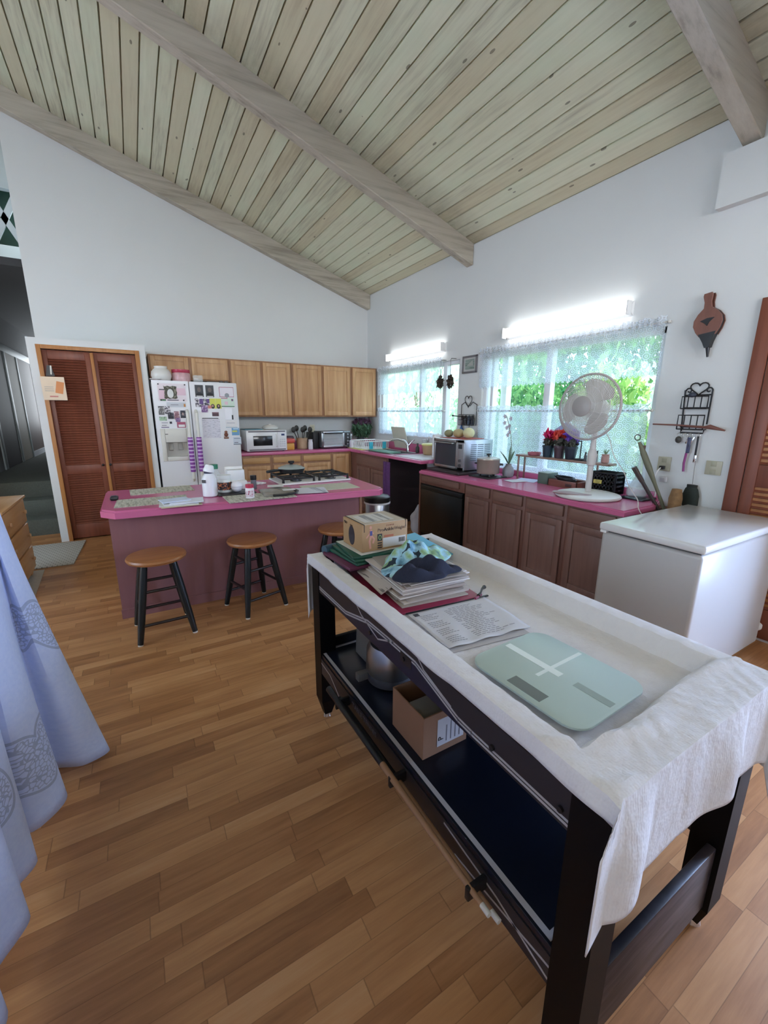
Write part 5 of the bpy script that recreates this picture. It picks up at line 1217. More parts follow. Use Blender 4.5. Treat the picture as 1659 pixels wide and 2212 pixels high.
obj('bristle_body', G().lathe([(.02, 0), (.026, .01), (.026, .08), (.012, .105), (.010, .125)], (-.03, -2.395, 1.172), 16), M('#3a5f96', .3), t); obj('hook', G().cyl((-.03, -2.395, 1.29), (-.03, -2.395, 1.312), .003), WIRE, t)
t = thing('tea_strainer', 'dark tea strainer hanging from the right of the small heart rack', 'strainer', (-.04, -2.555, 1.17))
obj('ball', G().ball((-.04, -2.555, 1.205), .026, (1, 1, 1.1), 16), M('#3d4248', .25, .7), t); obj('chain', G().tube([(-.04, -2.555, 1.23), (-.045, -2.54, 1.27), (-.05, -2.555, 1.30)], .0025, 6), WIRE, t); obj('rim_band', G().lathe([(.0262, -.004), (.0285, 0), (.0262, .004)], (-.04, -2.555, 1.209), 16), CHROME, t)
for k, (y, l) in enumerate(((-2.03, 'left bunch of dried brown herbs hanging at the sink window frame'), (-2.215, 'right bunch of dried herbs hanging in the open slit of the sink window'))):
    t = thing('dried_herbs', l, 'herbs', (-.085, y, 1.75), 'dried herb bunches at the window')
    g = G(); leaves(g, (-.085, y, 1.80), (.03, .05, .075), 150, .025, 70 + k); obj('bunch', g, M('#4a4038', .8, 0, .3), t, smooth=False)
    obj('string', G().tube([(-.085, y, 1.84), (-.085, y, 1.93), (-.085, y, 2.035)], .002, 5), M('#6a6050', .7), t)
    obj('hook', G().tube([(-.001, y, 2.06), (-.075, y, 2.06), (-.087, y, 2.035)], .003, 6), WIRE, t)

# bellows
t = thing('fireplace_bellows', 'brown leather sided fireplace bellows hanging high beside the louvred door', 'bellows', (-.03, -4.80, 1.81))
def rot(y, z, a=RD(-7), c=(-4.80, 2.03)):
    return (c[0] + (y - c[0]) * cos(a) - (z - c[1]) * sin(a), c[1] + (y - c[0]) * sin(a) + (z - c[1]) * cos(a))
def bel(pts, x0, x1, g):
    g.prism([(x0, *rot(y, z)) for y, z in pts], (x1 - x0, 0, 0)); return g
half = [(.022, 2.205), (.026, 2.19), (.019, 2.15), (.022, 2.115), (.055, 2.085), (.078, 2.05), (.082, 2.015), (.068, 1.975), (.046, 1.94)]
full = [(-4.80 - a, z) for a, z in half] + [(-4.80 + a, z) for a, z in half[::-1]]
obj('front_board', bel(full, -.052, -.040, G()), wood('bellows_wood', '#6d4438', '#8a5a4b', 'z'), t)
obj('leather_side', bel([(y if abs(y + 4.8) < .03 else -4.80 + (y + 4.80) * .95, z) for y, z in full[3:-3]], -.0399, -.012, G()), M('#1f1c20', .5), t)
obj('back_board', bel(full, -.0119, -.001, G()), wood('bellows_back', '#5c382e', '#744a3e', 'z'), t)
obj('leather_collar', bel([(-4.85, 1.957), (-4.75, 1.957), (-4.776, 1.90), (-4.787, 1.865), (-4.813, 1.865), (-4.824, 1.90)], -.055, -.008, G()), M('#17161a', .4), t)
a0 = rot(-4.80, 1.875); a1 = rot(-4.80, 1.805)
obj('nozzle', G().cyl((-.03, *a0), (-.03, *a1), .014, .006, 14), M('#2a2a2e', .3, .6), t)
obj('dark_emblem', bel([(-4.842, 2.045), (-4.80, 2.05), (-4.758, 2.04), (-4.785, 2.02), (-4.80, 2.0), (-4.812, 2.022)], -.0535, -.0522, G()), M('#1c1a1e', .5), t)
# key rack
t = thing('wire_letter_rack', 'black wire letter rack with a heart top and hanging keys beside the louvred door', 'rack', (-.02, -4.80, 1.31))
def skew(y, z): return (-4.805 + (y) + (1.45 - z) * .0, z)
g = G(); g.tube([(-.012, -4.805 + .085, 1.60 - .0), (-.012, -4.735, 1.32)], .005, 6); g.tube([(-.012, -4.885, 1.60), (-.012, -4.885, 1.37)], .005, 6)
for z in (1.565, 1.48, 1.35): g.cyl((-.012, -4.725, z), (-.012, -4.885, z), .0045, n=6)
for zt_, zb_, x in ((1.555, 1.475, -.05), (1.43, 1.335, -.06)):
    g.tube([(-.012, -4.725, zb_), (x, -4.725, zb_), (x, -4.725, zt_), (x, -4.885, zt_), (x, -4.885, zb_), (-.012, -4.885, zb_)], .0045, 6); g.cyl((x, -4.725, zb_), (x, -4.885, zb_), .0045, n=6)
    for k in range(1, 4): g.cyl((x, -4.725 - .04 * k, zb_), (x, -4.725 - .04 * k, zt_), .0035, n=6)
g.tube([(-.012, -4.735, 1.335), (-.02, -4.735, 1.31), (-.02, -4.875, 1.31), (-.012, -4.875, 1.335)], .005, 6)
for s, c0 in ((1, -4.745), (-1, -4.865)):
    g.tube([(-.012, c0 + s * .02 * cos(k * .45) * (1 - k * .05), 1.595 + .02 * sin(k * .45) * (1 - k * .05)) for k in range(14)], .0045, 6)
obj('frame', g, WIRE, t)
obj('heart_top', G().tube(heart((-.012, -4.805, 1.61), .11, .085), .0045, 6, True), WIRE, t)
solo('mussel_shell', G().ball((-.062, -4.79, 1.566), .022, (.35, 1.15, .8), 14), M('#2a2d3f', .3), 'dark blue shell perched under the heart of the letter rack', 'shell')
for k, (y, zt_, L, m, l) in enumerate(((-4.735, 1.30, .055, '#3a3634', 'round dark padlock charm hanging far left of the letter rack'), (-4.775, 1.30, .05, '#b9b9bb', 'silver key hanging second from left on the letter rack'), (-4.805, 1.30, .13, '#474a68', 'bunch of keys with a blue tag in the middle of the letter rack'), (-4.855, 1.30, .17, '#1c1b20', 'long black strap with a key at the right of the letter rack'))):
    t = thing('hanging_keys', l, 'keys', (-.03, y, zt_ - L), 'keys hanging from the letter rack')
    obj('ring', G().tube([(-.03, y + .012 * cos(a), zt_ - .004 + .012 * sin(a)) for a in [j * pi / 7 for j in range(14)]], .002, 5, True), CHROME, t)
    if k == 0: obj('fob', G().ball((-.03, y, zt_ - .04), .022, (.4, 1, 1.1), 14), M(m, .4), t)
    elif k == 3: obj('strap', G().box(-.033, -.028, y - .008, y + .004, zt_ - L + .03, zt_ - .01, .001), M(m, .5), t); obj('key', G().box(-.032, -.029, y - .012, y + .006, zt_ - L - .02, zt_ - L + .03, .001), CHROME, t)
    else:
        obj('fob', G().box(-.034, -.027, y - .013, y + .011, zt_ - L, zt_ - .02, .003), M(m, .4), t); obj('key', G().obox((-.03, y - .018, zt_ - .04), (.003, .012, .05), (RD(18), 0, 0), .001), CHROME, t)
t = thing('lanyard_stick', 'magenta lanyard stick hanging below the keys', 'lanyard', (-.03, -4.80, 1.035)); obj('stick', G().tube([(-.03, -4.80, 1.17), (-.03, -4.795, 1.10), (-.03, -4.80, 1.04)], .008, 8), M('#8a3a78', .4), t); obj('loop', G().tube([(-.03, -4.80, 1.285), (-.032, -4.808, 1.22), (-.03, -4.80, 1.165)], .003, 6), MG, t)
solo('wooden_stick', G().tube([(-.075, -4.57, 1.365), (-.075, -4.74, 1.362), (-.075, -4.90, 1.352), (-.075, -4.93, 1.356), (-.075, -5.02, 1.335)], [.005, .006, .009, .016, .005], 10), wood('stick_wood', '#6a4038', '#85574c', 'y'), 'reddish carved stick resting across the letter rack', 'stick')
def outlet(y0, y1, z0, z1, label, sw=False):
    t = thing('wall_outlet', label, 'outlet', (-.004, (y0 + y1) / 2, z0)); IV = M('#b5b09a', .4)
    obj('plate', G().box(-.008, -.0005, y0, y1, z0, z1, .003), IV, t); ym = (y0 + y1) / 2; zm = (z0 + z1) / 2
    for z in (zm - .026, zm + .026): obj('socket', G().box(-.0105, -.0075, ym - .017, ym + .017, z - .016, z + .016, .002), M('#a39e88', .4), t)
    return t
outlet(-4.70, -4.61, 1.025, 1.13, 'wall outlet with a black plug beside the window edge')
outlet(-5.015, -4.92, 1.035, 1.13, 'almond wall outlet under the letter rack beside the louvred door')
t = thing('plug_cord', 'black plug with a white cord in the outlet beside the window edge', 'plug', (-.03, -4.655, .92)); obj('plug', G().box(-.045, -.0106, -4.672, -4.64, 1.038, 1.066, .006), MG, t)
obj('cord', G().tube([(-.045, -4.655, 1.052), (-.06, -4.645, 1.03), (-.06, -4.63, .98), (-.05, -4.635, .94), (-.03, -4.64, .90), (-.03, -4.64, .83)], .004, 8), WHITE, t)
t = thing('charger_block', 'clear white charger block stuck below the outlet', 'charger', (-.01, -4.67, .94)); obj('block', G().box(-.03, -.001, -4.695, -4.645, .945, .985, .006), M('#c9c8cc', .3), t); obj('face', G().box(-.032, -.0295, -4.685, -4.655, .952, .978, .002), M('#b0afb5', .3), t)
t = thing('hanging_pouch', 'dark green quilted pouch hanging by a cord above the freezer', 'pouch', (-.03, -4.87, .79))
obj('pouch', G().loft([[(-.03 + .022 * w * cos(a), -4.872 + .055 * w * sin(a), z) for a in [k * pi / 8 for k in range(16)]] for w, z in ((.75, .80), (1, .815), (.98, .88), (.75, .925), (.55, .94))]), M('#28302c', .8, 0, .2, 60, .3, 60), t)
obj('top_band', G().loft([[(-.03 + .016 * cos(a), -4.872 + .034 * sin(a), z) for a in [k * pi / 8 for k in range(16)]] for z in (.938, .955)]), M('#1b201e', .7), t)
obj('cord', G().tube([(-.03, -4.872, .95), (-.025, -4.865, 1.05), (-.02, -4.862, 1.11)], .002, 5), M('#8f8c86', .6), t)

# ------------------------------------------------------------------ chest freezer
FRZ = M('#b9b6b3', .32, 0, .02, 4, .04, 300)
t = thing('chest_freezer', 'white chest freezer standing beside the counter end and louvred door', 'freezer', (-.6, -5.155, 0))
def rb(x0, x1, y0, y1, z0, z1, r=.012): return G().box(x0, x1, y0, y1, z0, z1, r, 3)
obj('body', rb(-1.085, -.105, -5.412, -4.898, .03, .772, .02), FRZ, t)
obj('lid', rb(-1.098, -.092, -5.424, -4.886, .782, .826, .012), M('#dcdad8', .11, 0, .02, 4), t)
obj('gasket', G().box(-1.07, -.12, -5.40, -4.91, .7715, .7825), M('#55534f', .6), t)
obj('plinth', G().box(-1.06, -.13, -5.38, -4.93, 0, .031), DARK, t)
dk = obj('drain_cap', G().cyl((-.105, -5.37, .12), (-.06, -5.385, .12), .035, .03, 18), M('#c9c6c2', .4), t)
obj('drain_plug', G().cyl((-.06, -5.385, .12), (-.03, -5.39, .115), .014, n=12), M('#c9c6c2', .4), t)
obj('corner_cap', G().box(-1.092, -1.06, -4.93, -4.892, .768, .783, .003), M('#e6e4e2', .3), t)

# ------------------------------------------------------------------ games table with its cloth
TX0, TX1, TY0, TY1 = -2.748, -2.085, -5.985, -4.585
t = thing('games_table', 'black multi game table with white line decoration, covered by a cream cloth', 'table', (-2.4165, -5.285, 0))
LB = M('#050507', .5, 0, .1, 9, 0, 80, .18)
APR = M('#26242b', .45, 0, .08)
lw = .075
for i, a in enumerate((TX0, TX1 - lw)):
    for j, b in enumerate((TY0, TY1 - lw)):
        g = G()
        A = [(a, b), (a + lw, b), (a + lw, b + lw), (a, b + lw)]
        ct_ = (a + lw / 2, b + lw / 2)
        def sc(k, z): return [(ct_[0] + (x - ct_[0]) * k, ct_[1] + (y - ct_[1]) * k, z) for x, y in A]
        g.loft([sc(.45, .018), sc(1, .10), sc(1, .80)])
        lg = obj('leg', g, LB, t, smooth=False)
        obj('leveler', G().cyl((ct_[0], ct_[1], 0), (ct_[0], ct_[1], .022), .02, .014, 12), CHROME, lg)
g = G(); g.box(TX0 + .004, TX0 + .022, TY0 + lw, TY1 - lw, .665, .80); sa = obj('side_apron', g, APR, t)
g = G(); g.box(TX1 - .022, TX1 - .004, TY0 + lw, TY1 - lw, .665, .80); obj('side_apron', g, APR, t)
for a in (TY0 + .004, TY1 - .022): obj('end_apron', G().box(TX0 + lw, TX1 - lw, a, a + .018, .665, .80), APR, t)
obj('play_field', G().box(TX0 + .02, TX1 - .02, TY0 + .02, TY1 - .02, .742, .76), M('#22304a', .4), t)
for nm, b in (('side_rail', (TX0, TX0 + .045, TY0, TY1)), ('side_rail', (TX1 - .045, TX1, TY0, TY1)), ('end_rail', (TX0 + .045, TX1 - .045, TY0, TY0 + .078)), ('end_rail', (TX0 + .045, TX1 - .045, TY1 - .05, TY1))):
    obj(nm, G().box(*b, .76, .8135, .004), LB, t)
# white line decoration and navy field of the visible apron
xa = TX0 + .004
def band(pts, w, mat, name, par):
    g = G()
    for (ya, za), (yb, zb_) in zip(pts, pts[1:]):
        d = Vector((0, yb - ya, zb_ - za)).normalized(); n_ = Vector((0, -d.z, d.y)) * w / 2; e = d * w * .3
        A_, B_ = Vector((xa - .0008, ya, za)) - e, Vector((xa - .0008, yb, zb_)) + e
        g.prism([A_ - n_, A_ + n_, B_ + n_, B_ - n_], (.002, 0, 0))
    return obj(name, g, mat, par, smooth=False)
LN = M('#aaa6aa', .5); NV = M('#141a33', .45)
yA = TY1 - lw
low = [(yA, .692), (yA - .27, .692), (yA - .45, .735), (yA - .58, .738), (yA - .74, .738), (yA - .93, .688), (yA - .98, .686), (TY0 + lw, .686)]
nav = [(yA - .27, .688), (yA - .45, .731), (yA - .74, .734), (yA - .93, .684), (yA - 1.0, .667), (yA - .22, .667)]
g = G(); g.prism([(xa - .0004, y, z) for y, z in nav], (.001, 0, 0)); obj('navy_field', g, NV, sa, smooth=False)
band(low, .006, LN, 'white_line', sa); band([(y, z - .010) for y, z in low], .006, LN, 'white_line', sa)
band([(yA - .30, .80), (yA - .40, .735), (yA - .52, .70), (yA - .62, .74)], .005, LN, 'white_line', sa)
band([(yA - .70, .80), (yA - .78, .735), (yA - .9, .70)], .005, LN, 'white_line', sa)
for y, z in ((yA - .47, .70), (yA - .68, .715), (TY0 + lw + .02, .70), (TY0 + lw + .2, .695)): obj('bolt', G().cyl((xa, y, z), (xa - .006, y, z), .007, n=10), MG, sa)
obj('goal_slot', G().box(xa - .0015, xa + .001, yA - .72, yA - .66, .70, .732, .0), MG, sa)
# lower board: a table tennis top used as a shelf
SZ = .36
sh = obj('lower_shelf', G().box(TX0 + .004, TX1 - .004, TY0 + lw, TY1 - .035, SZ - .022, SZ, .002), M('#0b1222', .3, 0, .1), t)
for b in ((TX0 + .012, TX0 + .026, TY0 + lw + .01, TY1 - .045), (TX1 - .026, TX1 - .012, TY0 + lw + .01, TY1 - .045), (TX0 + .026, TX1 - .026, TY0 + lw + .01, TY0 + lw + .024), (TX0 + .026, TX1 - .026, TY1 - .059, TY1 - .045)):
    obj('white_line', G().box(*b, SZ - .0005, SZ + .0008), LN, sh)
for a in (TX0 + .002, TX1 - .02):
    fs_ = obj('shelf_fascia', G().box(a, a + .018, TY0 + lw, TY1 - lw, SZ - .10, SZ - .0225), APR, t)
    if a < -2.5:
        xa = a
        band([(yA, SZ - .045), (yA - .10, SZ - .05), (yA - .19, SZ - .095)], .005, LN, 'white_line', fs_)
        band([(TY0 + lw, SZ - .085), (TY0 + lw + .15, SZ - .05), (TY0 + lw + .35, SZ - .035)], .006, LN, 'white_line', fs_); band([(TY0 + lw, SZ - .05), (TY0 + lw + .17, SZ - .075), (TY0 + lw + .3, SZ - .09)], .006, LN, 'white_line', fs_)
        text('TABLE TENNIS', .03, (a - .0006, yA - .32, SZ - .045), Matrix(((0, 0, -1), (-1, 0, 0), (0, 1, 0))).to_quaternion(), M('#6d6a74', .5), fs_, 'printed_lettering')
obj('end_rail_low', G().box(TX0 + lw, TX1 - lw, TY1 - .034, TY1 - .012, SZ - .12, SZ + .04, .003), LB, t)
n = N('streaked_rail'); o_ = n.obj(); f_ = n.noise(n.mapv(o_, (5, 5, 60)), 1, 4, .6); RAILM = n.p(n.ramp(f_, (.4, '#17141c'), (.7, '#4a4248')), .4)
obj('end_rail_low', G().box(TX0 + lw, TX1 - lw, TY0 + .012, TY0 + .034, .11, .315, .003), RAILM, t)
for y in (-4.95, -5.36, -5.72): obj('cue_clip', G().box(TX0 - .058, TX0 + .003, y - .007, y + .007, SZ - .066, SZ - .028, .003), MG, t)
CUEW = wood('cue_wood', '#8a6248', '#b08a68', 'y')
for k, (x, z, l) in enumerate(((-2.795, .325, 'upper pool cue clipped along the lower shelf of the games table'), (-2.772, .30, 'lower pool cue clipped beneath the first one on the games table'))):
    t = thing('pool_cue', l, 'cue', (x, -5.35, z - .012), 'pool cues clipped on the games table'); s = .05 * k
    obj('butt', G().cyl((x, -4.86 - s, z), (x, -5.30 - s, z), .013, .011, 12), MG, t)
    obj('shaft', G().cyl((x, -5.30 - s, z), (x, -5.76 - s * .2, z), .011, .007, 12), CUEW, t)
    obj('ferrule', G().cyl((x, -5.76 - s * .2, z), (x, -5.785 - s * .2, z), .007, n=12), M('#d9d6d0', .4), t)

# table cloth
def clothmat(name, c1, c2, sc):
    n = N(name); o = n.obj()
    w = n.ma('ADD', n.ma('MULTIPLY', n.ma('SINE', n.ma('MULTIPLY', n.sep(o)[0], sc)), .5), n.ma('MULTIPLY', n.ma('SINE', n.ma('MULTIPLY', n.sep(o)[1], sc)), .5))
    f = n.noise(o, 26, 4, .6); wr = n.noise(n.mapv(o, (13, 17, 11)), 1, 4, .6)
    n.bump(n.ma('ADD', n.ma('MULTIPLY', wr, 1.0), n.ma('MULTIPLY', w, .01)), .6, .014)
    return n.p(n.mix(f, lin(c1), lin(c2)), .9, 0, .15)
CLOTH = clothmat('cream_cotton', '#d8d3d4', '#e2dfdf', 900)
ox = (.055, .27, .26, .30)                                   # overhang left, right, near, far
zr_, zf_ = .8165, .7625
def smooth(a, b, x):
    k = max(0, min(1, (x - a) / (b - a))); return k * k * (3 - 2 * k)
def cl(u, v):
    lx = TX1 - TX0; ly = TY1 - TY0
    s = -ox[0] + (lx + ox[0] + ox[1]) * u; r = -ox[2] + (ly + ox[2] + ox[3]) * v
    a = max(0, -s, s - lx); b = max(0, -r, r - ly)
    sx_ = -1 if s < 0 else 1; sy_ = -1 if r < 0 else 1
    x = TX0 + max(0, min(lx, s)); y = TY0 + max(0, min(ly, r))
    ins = min(smooth(.042, .062, s), smooth(.042, .075, lx - s), smooth(.096, .128, r + .010 * sin(s * 9)), smooth(.035, .07, ly - r))
    z = zr_ - (zr_ - zf_) * ins
    if a == 0 and b == 0:
        # low soft creases
        z += .008 * max(0, sin(r * 55 + 2.5 * sin(s * 8) + s * 9)) ** 3 * max(0, sin(s * 11 + r * 5) + .5) * smooth(.30, .05, r) if r < .3 else 0
        z += .0035 * (sin(r * 21 + s * 6 + 1.2 * sin(s * 13)) ** 2) * (1 - abs(ins * 2 - 1)) + .0015 * sin(r * 47 + 5 * sin(s * 17)) ** 2
    else:
        cr = .012
        hang = max(a, b) + .5 * min(a, b)
        ln = a / (a + b) if (a and b) else 0
        w = .010 * sin(r * 13 + .7) + .006 * sin(r * 29) if a > b else .013 * sin(s * 17 + 1) + .007 * sin(s * 31)
        z = zr_ - max(0, hang - cr)
        out = .006 + min(1, hang / .15) * (.006 + max(-.004, w))
        if a and b:
            m = min(a, b); out2 = .012 + .30 * m
            x += sx_ * (.012 + (.9 if sy_ < 0 and sx_ < 0 else .1) * m); y += sy_ * (.016 + .10 * m)
        elif a: x += sx_ * out
        else: y += sy_ * (out + (.02 if sy_ > 0 else 0) * min(1, hang / .1))
        if b > .05 and sy_ < 0 and not a: z += .03 * sin(s * 4.2) * b / .3
    return (x, y, z)
g = G(); g.sheet(cl, 110, 190)
CL = solo('tablecloth', g, CLOTH, 'creased cream cloth spread over the black games table', 'tablecloth', solid=.002)

# things on the cloth
zc = zf_ + .006
t = thing('bathroom_scale', 'glass bathroom scale with a small grey display on the cream cloth', 'scale', (-2.515, -5.69, zc))
def rrect(x0, x1, y0, y1, r, z, n=8):
    P_ = []
    for cx, cy, a in ((x1 - r, y1 - r, 0), (x0 + r, y1 - r, 90), (x0 + r, y0 + r, 180), (x1 - r, y0 + r, 270)):
        for k in range(n + 1): th = RD(a + 90 * k / n); P_.append((cx + r * cos(th), cy + r * sin(th), z))
    return P_
sx0, sx1, sy0, sy1 = -2.655, -2.362, -5.845, -5.517
rz_ = Matrix.Translation((-2.51, -5.69, 0)) @ Matrix.Rotation(RD(2.5), 4, 'Z') @ Matrix.Translation((2.51, 5.69, 0))
def SG(g): g.xf(rz_); return g
obj('under_body', SG(G().loft([rrect(sx0 + .03, sx1 - .03, sy0 + .03, sy1 - .03, .03, zc), rrect(sx0 + .03, sx1 - .03, sy0 + .03, sy1 - .03, .03, zc + .016)])), M('#6f7c78', .4), t)
obj('glass_plate', SG(G().loft([rrect(sx0 + .002, sx1 - .002, sy0 + .002, sy1 - .002, .048, zc + .0162), rrect(sx0, sx1, sy0, sy1, .05, zc + .018), rrect(sx0, sx1, sy0, sy1, .05, zc + .023), rrect(sx0 + .003, sx1 - .003, sy0 + .003, sy1 - .003, .048, zc + .0245)])), M('#b3c4be', .3, 0, .02), t)
zt_ = zc + .0246
obj('display', SG(G().box(sx0 + .015, sx0 + .05, -5.735, -5.64, zt_ - .001, zt_ + .0004)), M('#6d756f', .15), t)
EL = M('#dfe8e4', .35, .2)
obj('electrode_strip', SG(G().box(-2.52, -2.498, -5.70, sy1 - .012, zt_ - .001, zt_ + .0005)), EL, t)
obj('electrode_strip', SG(G().box(-2.52, -2.498, sy0 + .012, -5.74, zt_ - .001, zt_ + .0005)), M('#98a6a0', .35, .2), t)
obj('electrode_strip', SG(G().box(-2.56, sx1 - .012, -5.672, -5.662, zt_ - .001, zt_ + .0004)), EL, t)
t = thing('printed_form', 'creased white printed form lying between the scale and magazines', 'paper', (-2.49, -5.33, zc))
def pf(u, v):
    A_, B_, C_, D_ = Vector((-2.64, -5.20, 0)), Vector((-2.315, -5.225, 0)), Vector((-2.345, -5.465, 0)), Vector((-2.655, -5.44, 0))
    p = A_.lerp(B_, u).lerp(D_.lerp(C_, u), v); p.z = zc + .003 + .005 * sin(u * 9 + v * 4) ** 2 * v + .012 * max(0, v - .85) * (1 - u)
    return p
obj('sheet', G().sheet(pf, 24, 20), M('#cfcdd0', .8), t, solid=.001)
INK = M('#8a888c', .7); g = G(); q = random.Random(2)
def pt(u, v, dz=.0012): p = pf(u, v).copy(); p.z += dz; return p
for k in range(20):
    v = .10 + k * .042
    segs = [(.08, .3), (.38, .9)] if k % 5 else [(.45, .75)]
    for a, b in segs:
        b = a + (b - a) * q.uniform(.6, 1); m_ = 6
        for i in range(m_):
            u0, u1 = a + (b - a) * i / m_, a + (b - a) * (i + .8) / m_
            g.poly([pt(u0, v), pt(u1, v), pt(u1, v + .012), pt(u0, v + .012)])
obj('typed_text', g, INK, t, smooth=False)
g = G(); g.poly([pt(.04, .04), pt(.10, .04), pt(.10, .12), pt(.04, .12)]); obj('dark_logo', g, M('#4a4a50', .6), t, smooth=False)
solo('under_paper', G().obox((-2.50, -5.345, zc - .0012), (.29, .25, .001), (0, 0, RD(-7))), M('#b9b4b2', .8), 'second sheet peeking out beneath the printed form', 'paper')
t = thing('red_folder', 'red folder lying under the tall magazine pile', 'folder', (-2.49, -4.97, zc)); 
obj('cover', G().obox((-2.485, -4.975, zc + .004), (.36, .46, .008), (0, 0, RD(-5)), .003), M('#8a2444', .4), t); obj('black_edge', G().obox((-2.468, -5.207, zc + .003), (.35, .008, .005), (0, 0, RD(-5)), .001), MG, t)
MG_N = 16; q = random.Random(12); z = zc + .0085
mgm = [M(c, .6, 0, .1, 30) for c in ('#a89c92', '#c9c0b8', '#b5aaa2', '#8f857e', '#d3cbc4', '#a3938a')]
for k in range(MG_N):
    th = q.uniform(.0045, .0065); w, d = q.uniform(.25, .29), q.uniform(.30, .34)
    pos = 'lowest' if k == 0 else 'topmost' if k == MG_N - 1 else None
    l = ('pale magazine at the %s of the pile under the patterned cloth' % ('bottom' if k == 0 else 'top')) if pos else 'thin magazine in the middle of the pile under the patterned cloth'
    g = G(); g.obox((-2.475 + q.uniform(-.012, .012), -5.0 + q.uniform(-.015, .015), z + th / 2), (w, d, th), (0, 0, RD(-5 + q.uniform(-4, 4))), .001)
    solo('magazine', g, mgm[k % 6], l, 'magazine', 'magazines piled on the red folder'); z += th + .0004
zm_top = z
t = thing('newspaper', 'folded printed newspaper draped at the left of the magazine pile', 'newspaper', (-2.63, -4.95, zc + .02))
g = G(); g.obox((-2.61, -4.95, zc + .052), (.10, .24, .006), (0, RD(-28), RD(-6)), .001); obj('fold', g, printed('newsprint', '#b9aca2', '#6f6560', 40, 60, .56), t)
# patterned cloth and navy cap
n = N('leaf_print_fabric'); o_ = n.obj(); v_ = n.vor(n.mapv(o_, (1, 1, 1)), 26); f_ = n.noise(o_, 16, 3)
PATT = n.p(n.mix(n.ma('GREATER_THAN', v_, .8), n.ramp(f_, (.35, '#5f8aa0'), (.48, '#9cc6d6'), (.6, '#8fae7c'), (.72, '#4d6f68')), lin('#22313c')), .9)
def heap(name, label, cat, c, size, rz, mat, seed):
    q = random.Random(seed); ph = [q.uniform(0, 6) for _ in range(8)]
    def f(u, v):
        r = v; a = 2 * pi * u
        rr = 1 + .16 * sin(2 * a + ph[0]) + .10 * sin(3 * a + ph[1]) + .07 * sin(5 * a + ph[2])
        px, py = r * rr * cos(a), r * rr * sin(a)
        h = max(0, 1 - r ** 2.4) * (.62 + .22 * sin(px * 5.0 + ph[3] + 2 * sin(py * 2.2)) + .18 * sin(py * 7 + ph[4] + px * 3) + .10 * sin((px - py) * 11 + ph[5]))
        return Vector((px * size[0], py * size[1], max(.0, h) * size[2] + .004))
    g = G(); g.sheet(f, 72, 22); bmesh.ops.remove_doubles(g.bm, verts=g.bm.verts, dist=1e-5)
    g.xf(Matrix.Translation(c) @ Matrix.Rotation(rz, 4, 'Z'))
    return solo(name, g, mat, label, cat, solid=.003)
NAVY = M('#1c2034', .9, 0, .15, 90, .4, 200)
heap('patterned_shirt', 'crumpled blue and green leaf print shirt on top of the magazines', 'clothing', (-2.465, -4.985, zm_top), (.16, .13, .085), RD(20), PATT, 21)
heap('navy_cap', 'navy cloth cap slumped over the near edge of the magazines', 'clothing', (-2.52, -5.115, zm_top + .002), (.135, .075, .065), RD(-25), NAVY, 22)
solo('clip_strap', G().tube([(-2.335, -5.215, zc + .008), (-2.315, -5.205, zc + .012), (-2.29, -5.185, zc + .014), (-2.265, -5.172, zc + .012)], [.007, .004, .004, .008], 8), MG, 'small black clip strap beside the red folder corner', 'clip')
solo('maroon_pen', G().cyl((-2.36, -5.225, zc + .006), (-2.315, -5.208, zc + .006), .005, n=8), M('#8a3050', .4), 'short maroon pen at the right corner of the red folder', 'pen')
zb_ = .8185
t = thing('ring_binder', 'maroon binder at the far left corner under the green folders', 'binder', (-2.60, -4.74, zb_))
obj('cover', G().obox((-2.60, -4.735, zb_ + .009), (.20, .25, .016), (0, 0, RD(3)), .005), M('#5a2240', .45), t)
for k, l in enumerate(('bottom green folder above the maroon binder', 'middle green folder above the maroon binder', 'top green folder right under the ankle weights box')):
    g = G(); g.obox((-2.555 + .008 * k, -4.735 - .004 * k, zb_ + .0235 + .0125 * k), (.235, .24, .011), (0, 0, RD(5 - 6 * k)), .003); solo('green_folder', g, M('#1d4f3f', .4, 0, .1), l, 'folder', 'green folders')
flat('white_sheet', 'white paper sheet between the green folders and the ankle weights box', 'paper', (-2.535, -4.735), .21, .22, RD(3), M('#c9c4ba', .7), zb_ + .0555, .002)
solo('blue_cylinder', G().cyl((-2.70, -4.62, zb_ + .022), (-2.60, -4.596, zb_ + .022), .021, n=20), M('#35566a', .45), 'blue rolled cylinder at the far left end of the games table', 'roll')
g = G(); g.obox((-2.275, -4.735, .818), (.21, .26, .006), (RD(10), 0, RD(10)), .001); solo('blue_folder', g, M('#5aa9c4', .5), 'light blue folder sticking out right of the ankle weights box', 'folder')
# carton
CARD = M('#a8845c', .7, 0, .06, 20)
bx0, bx1, by0, by1, bz0, bz1 = -2.62, -2.40, -4.83, -4.65, zb_ + .058, .992
t = thing('ankle_weights_box', 'printed cardboard box of ankle weights on the green folders', 'box', ((bx0 + bx1) / 2, (by0 + by1) / 2, bz0))
obj('carton', G().box(bx0, bx1, by0, by1, bz0, bz1, .002), CARD, t)
obj('top_flap', G().box(bx0 + .012, bx1 - .012, by0 + .002, by1 - .002, bz1 - .0005, bz1 + .0018), M('#b9ab98', .6), t)
obj('top_print', G().box(bx0 + .03, bx1 - .05, by0 + .03, by1 - .03, bz1 + .0017, bz1 + .0024), printed('box_top', '#c9c4be', '#8b8886', 18, 18, .56), t)
for a in (bx0 + .009, bx1 - .011): obj('flap_slot', G().box(a, a + .003, by0 - .0004, by1 + .0004, bz1 - .03, bz1 + .0022), M('#2a2420', .7), t)
fr_ = Matrix(((1, 0, 0), (0, 0, -1), (0, 1, 0))).to_quaternion(); INKD = M('#2b2626', .6); yb = by0 - .0008
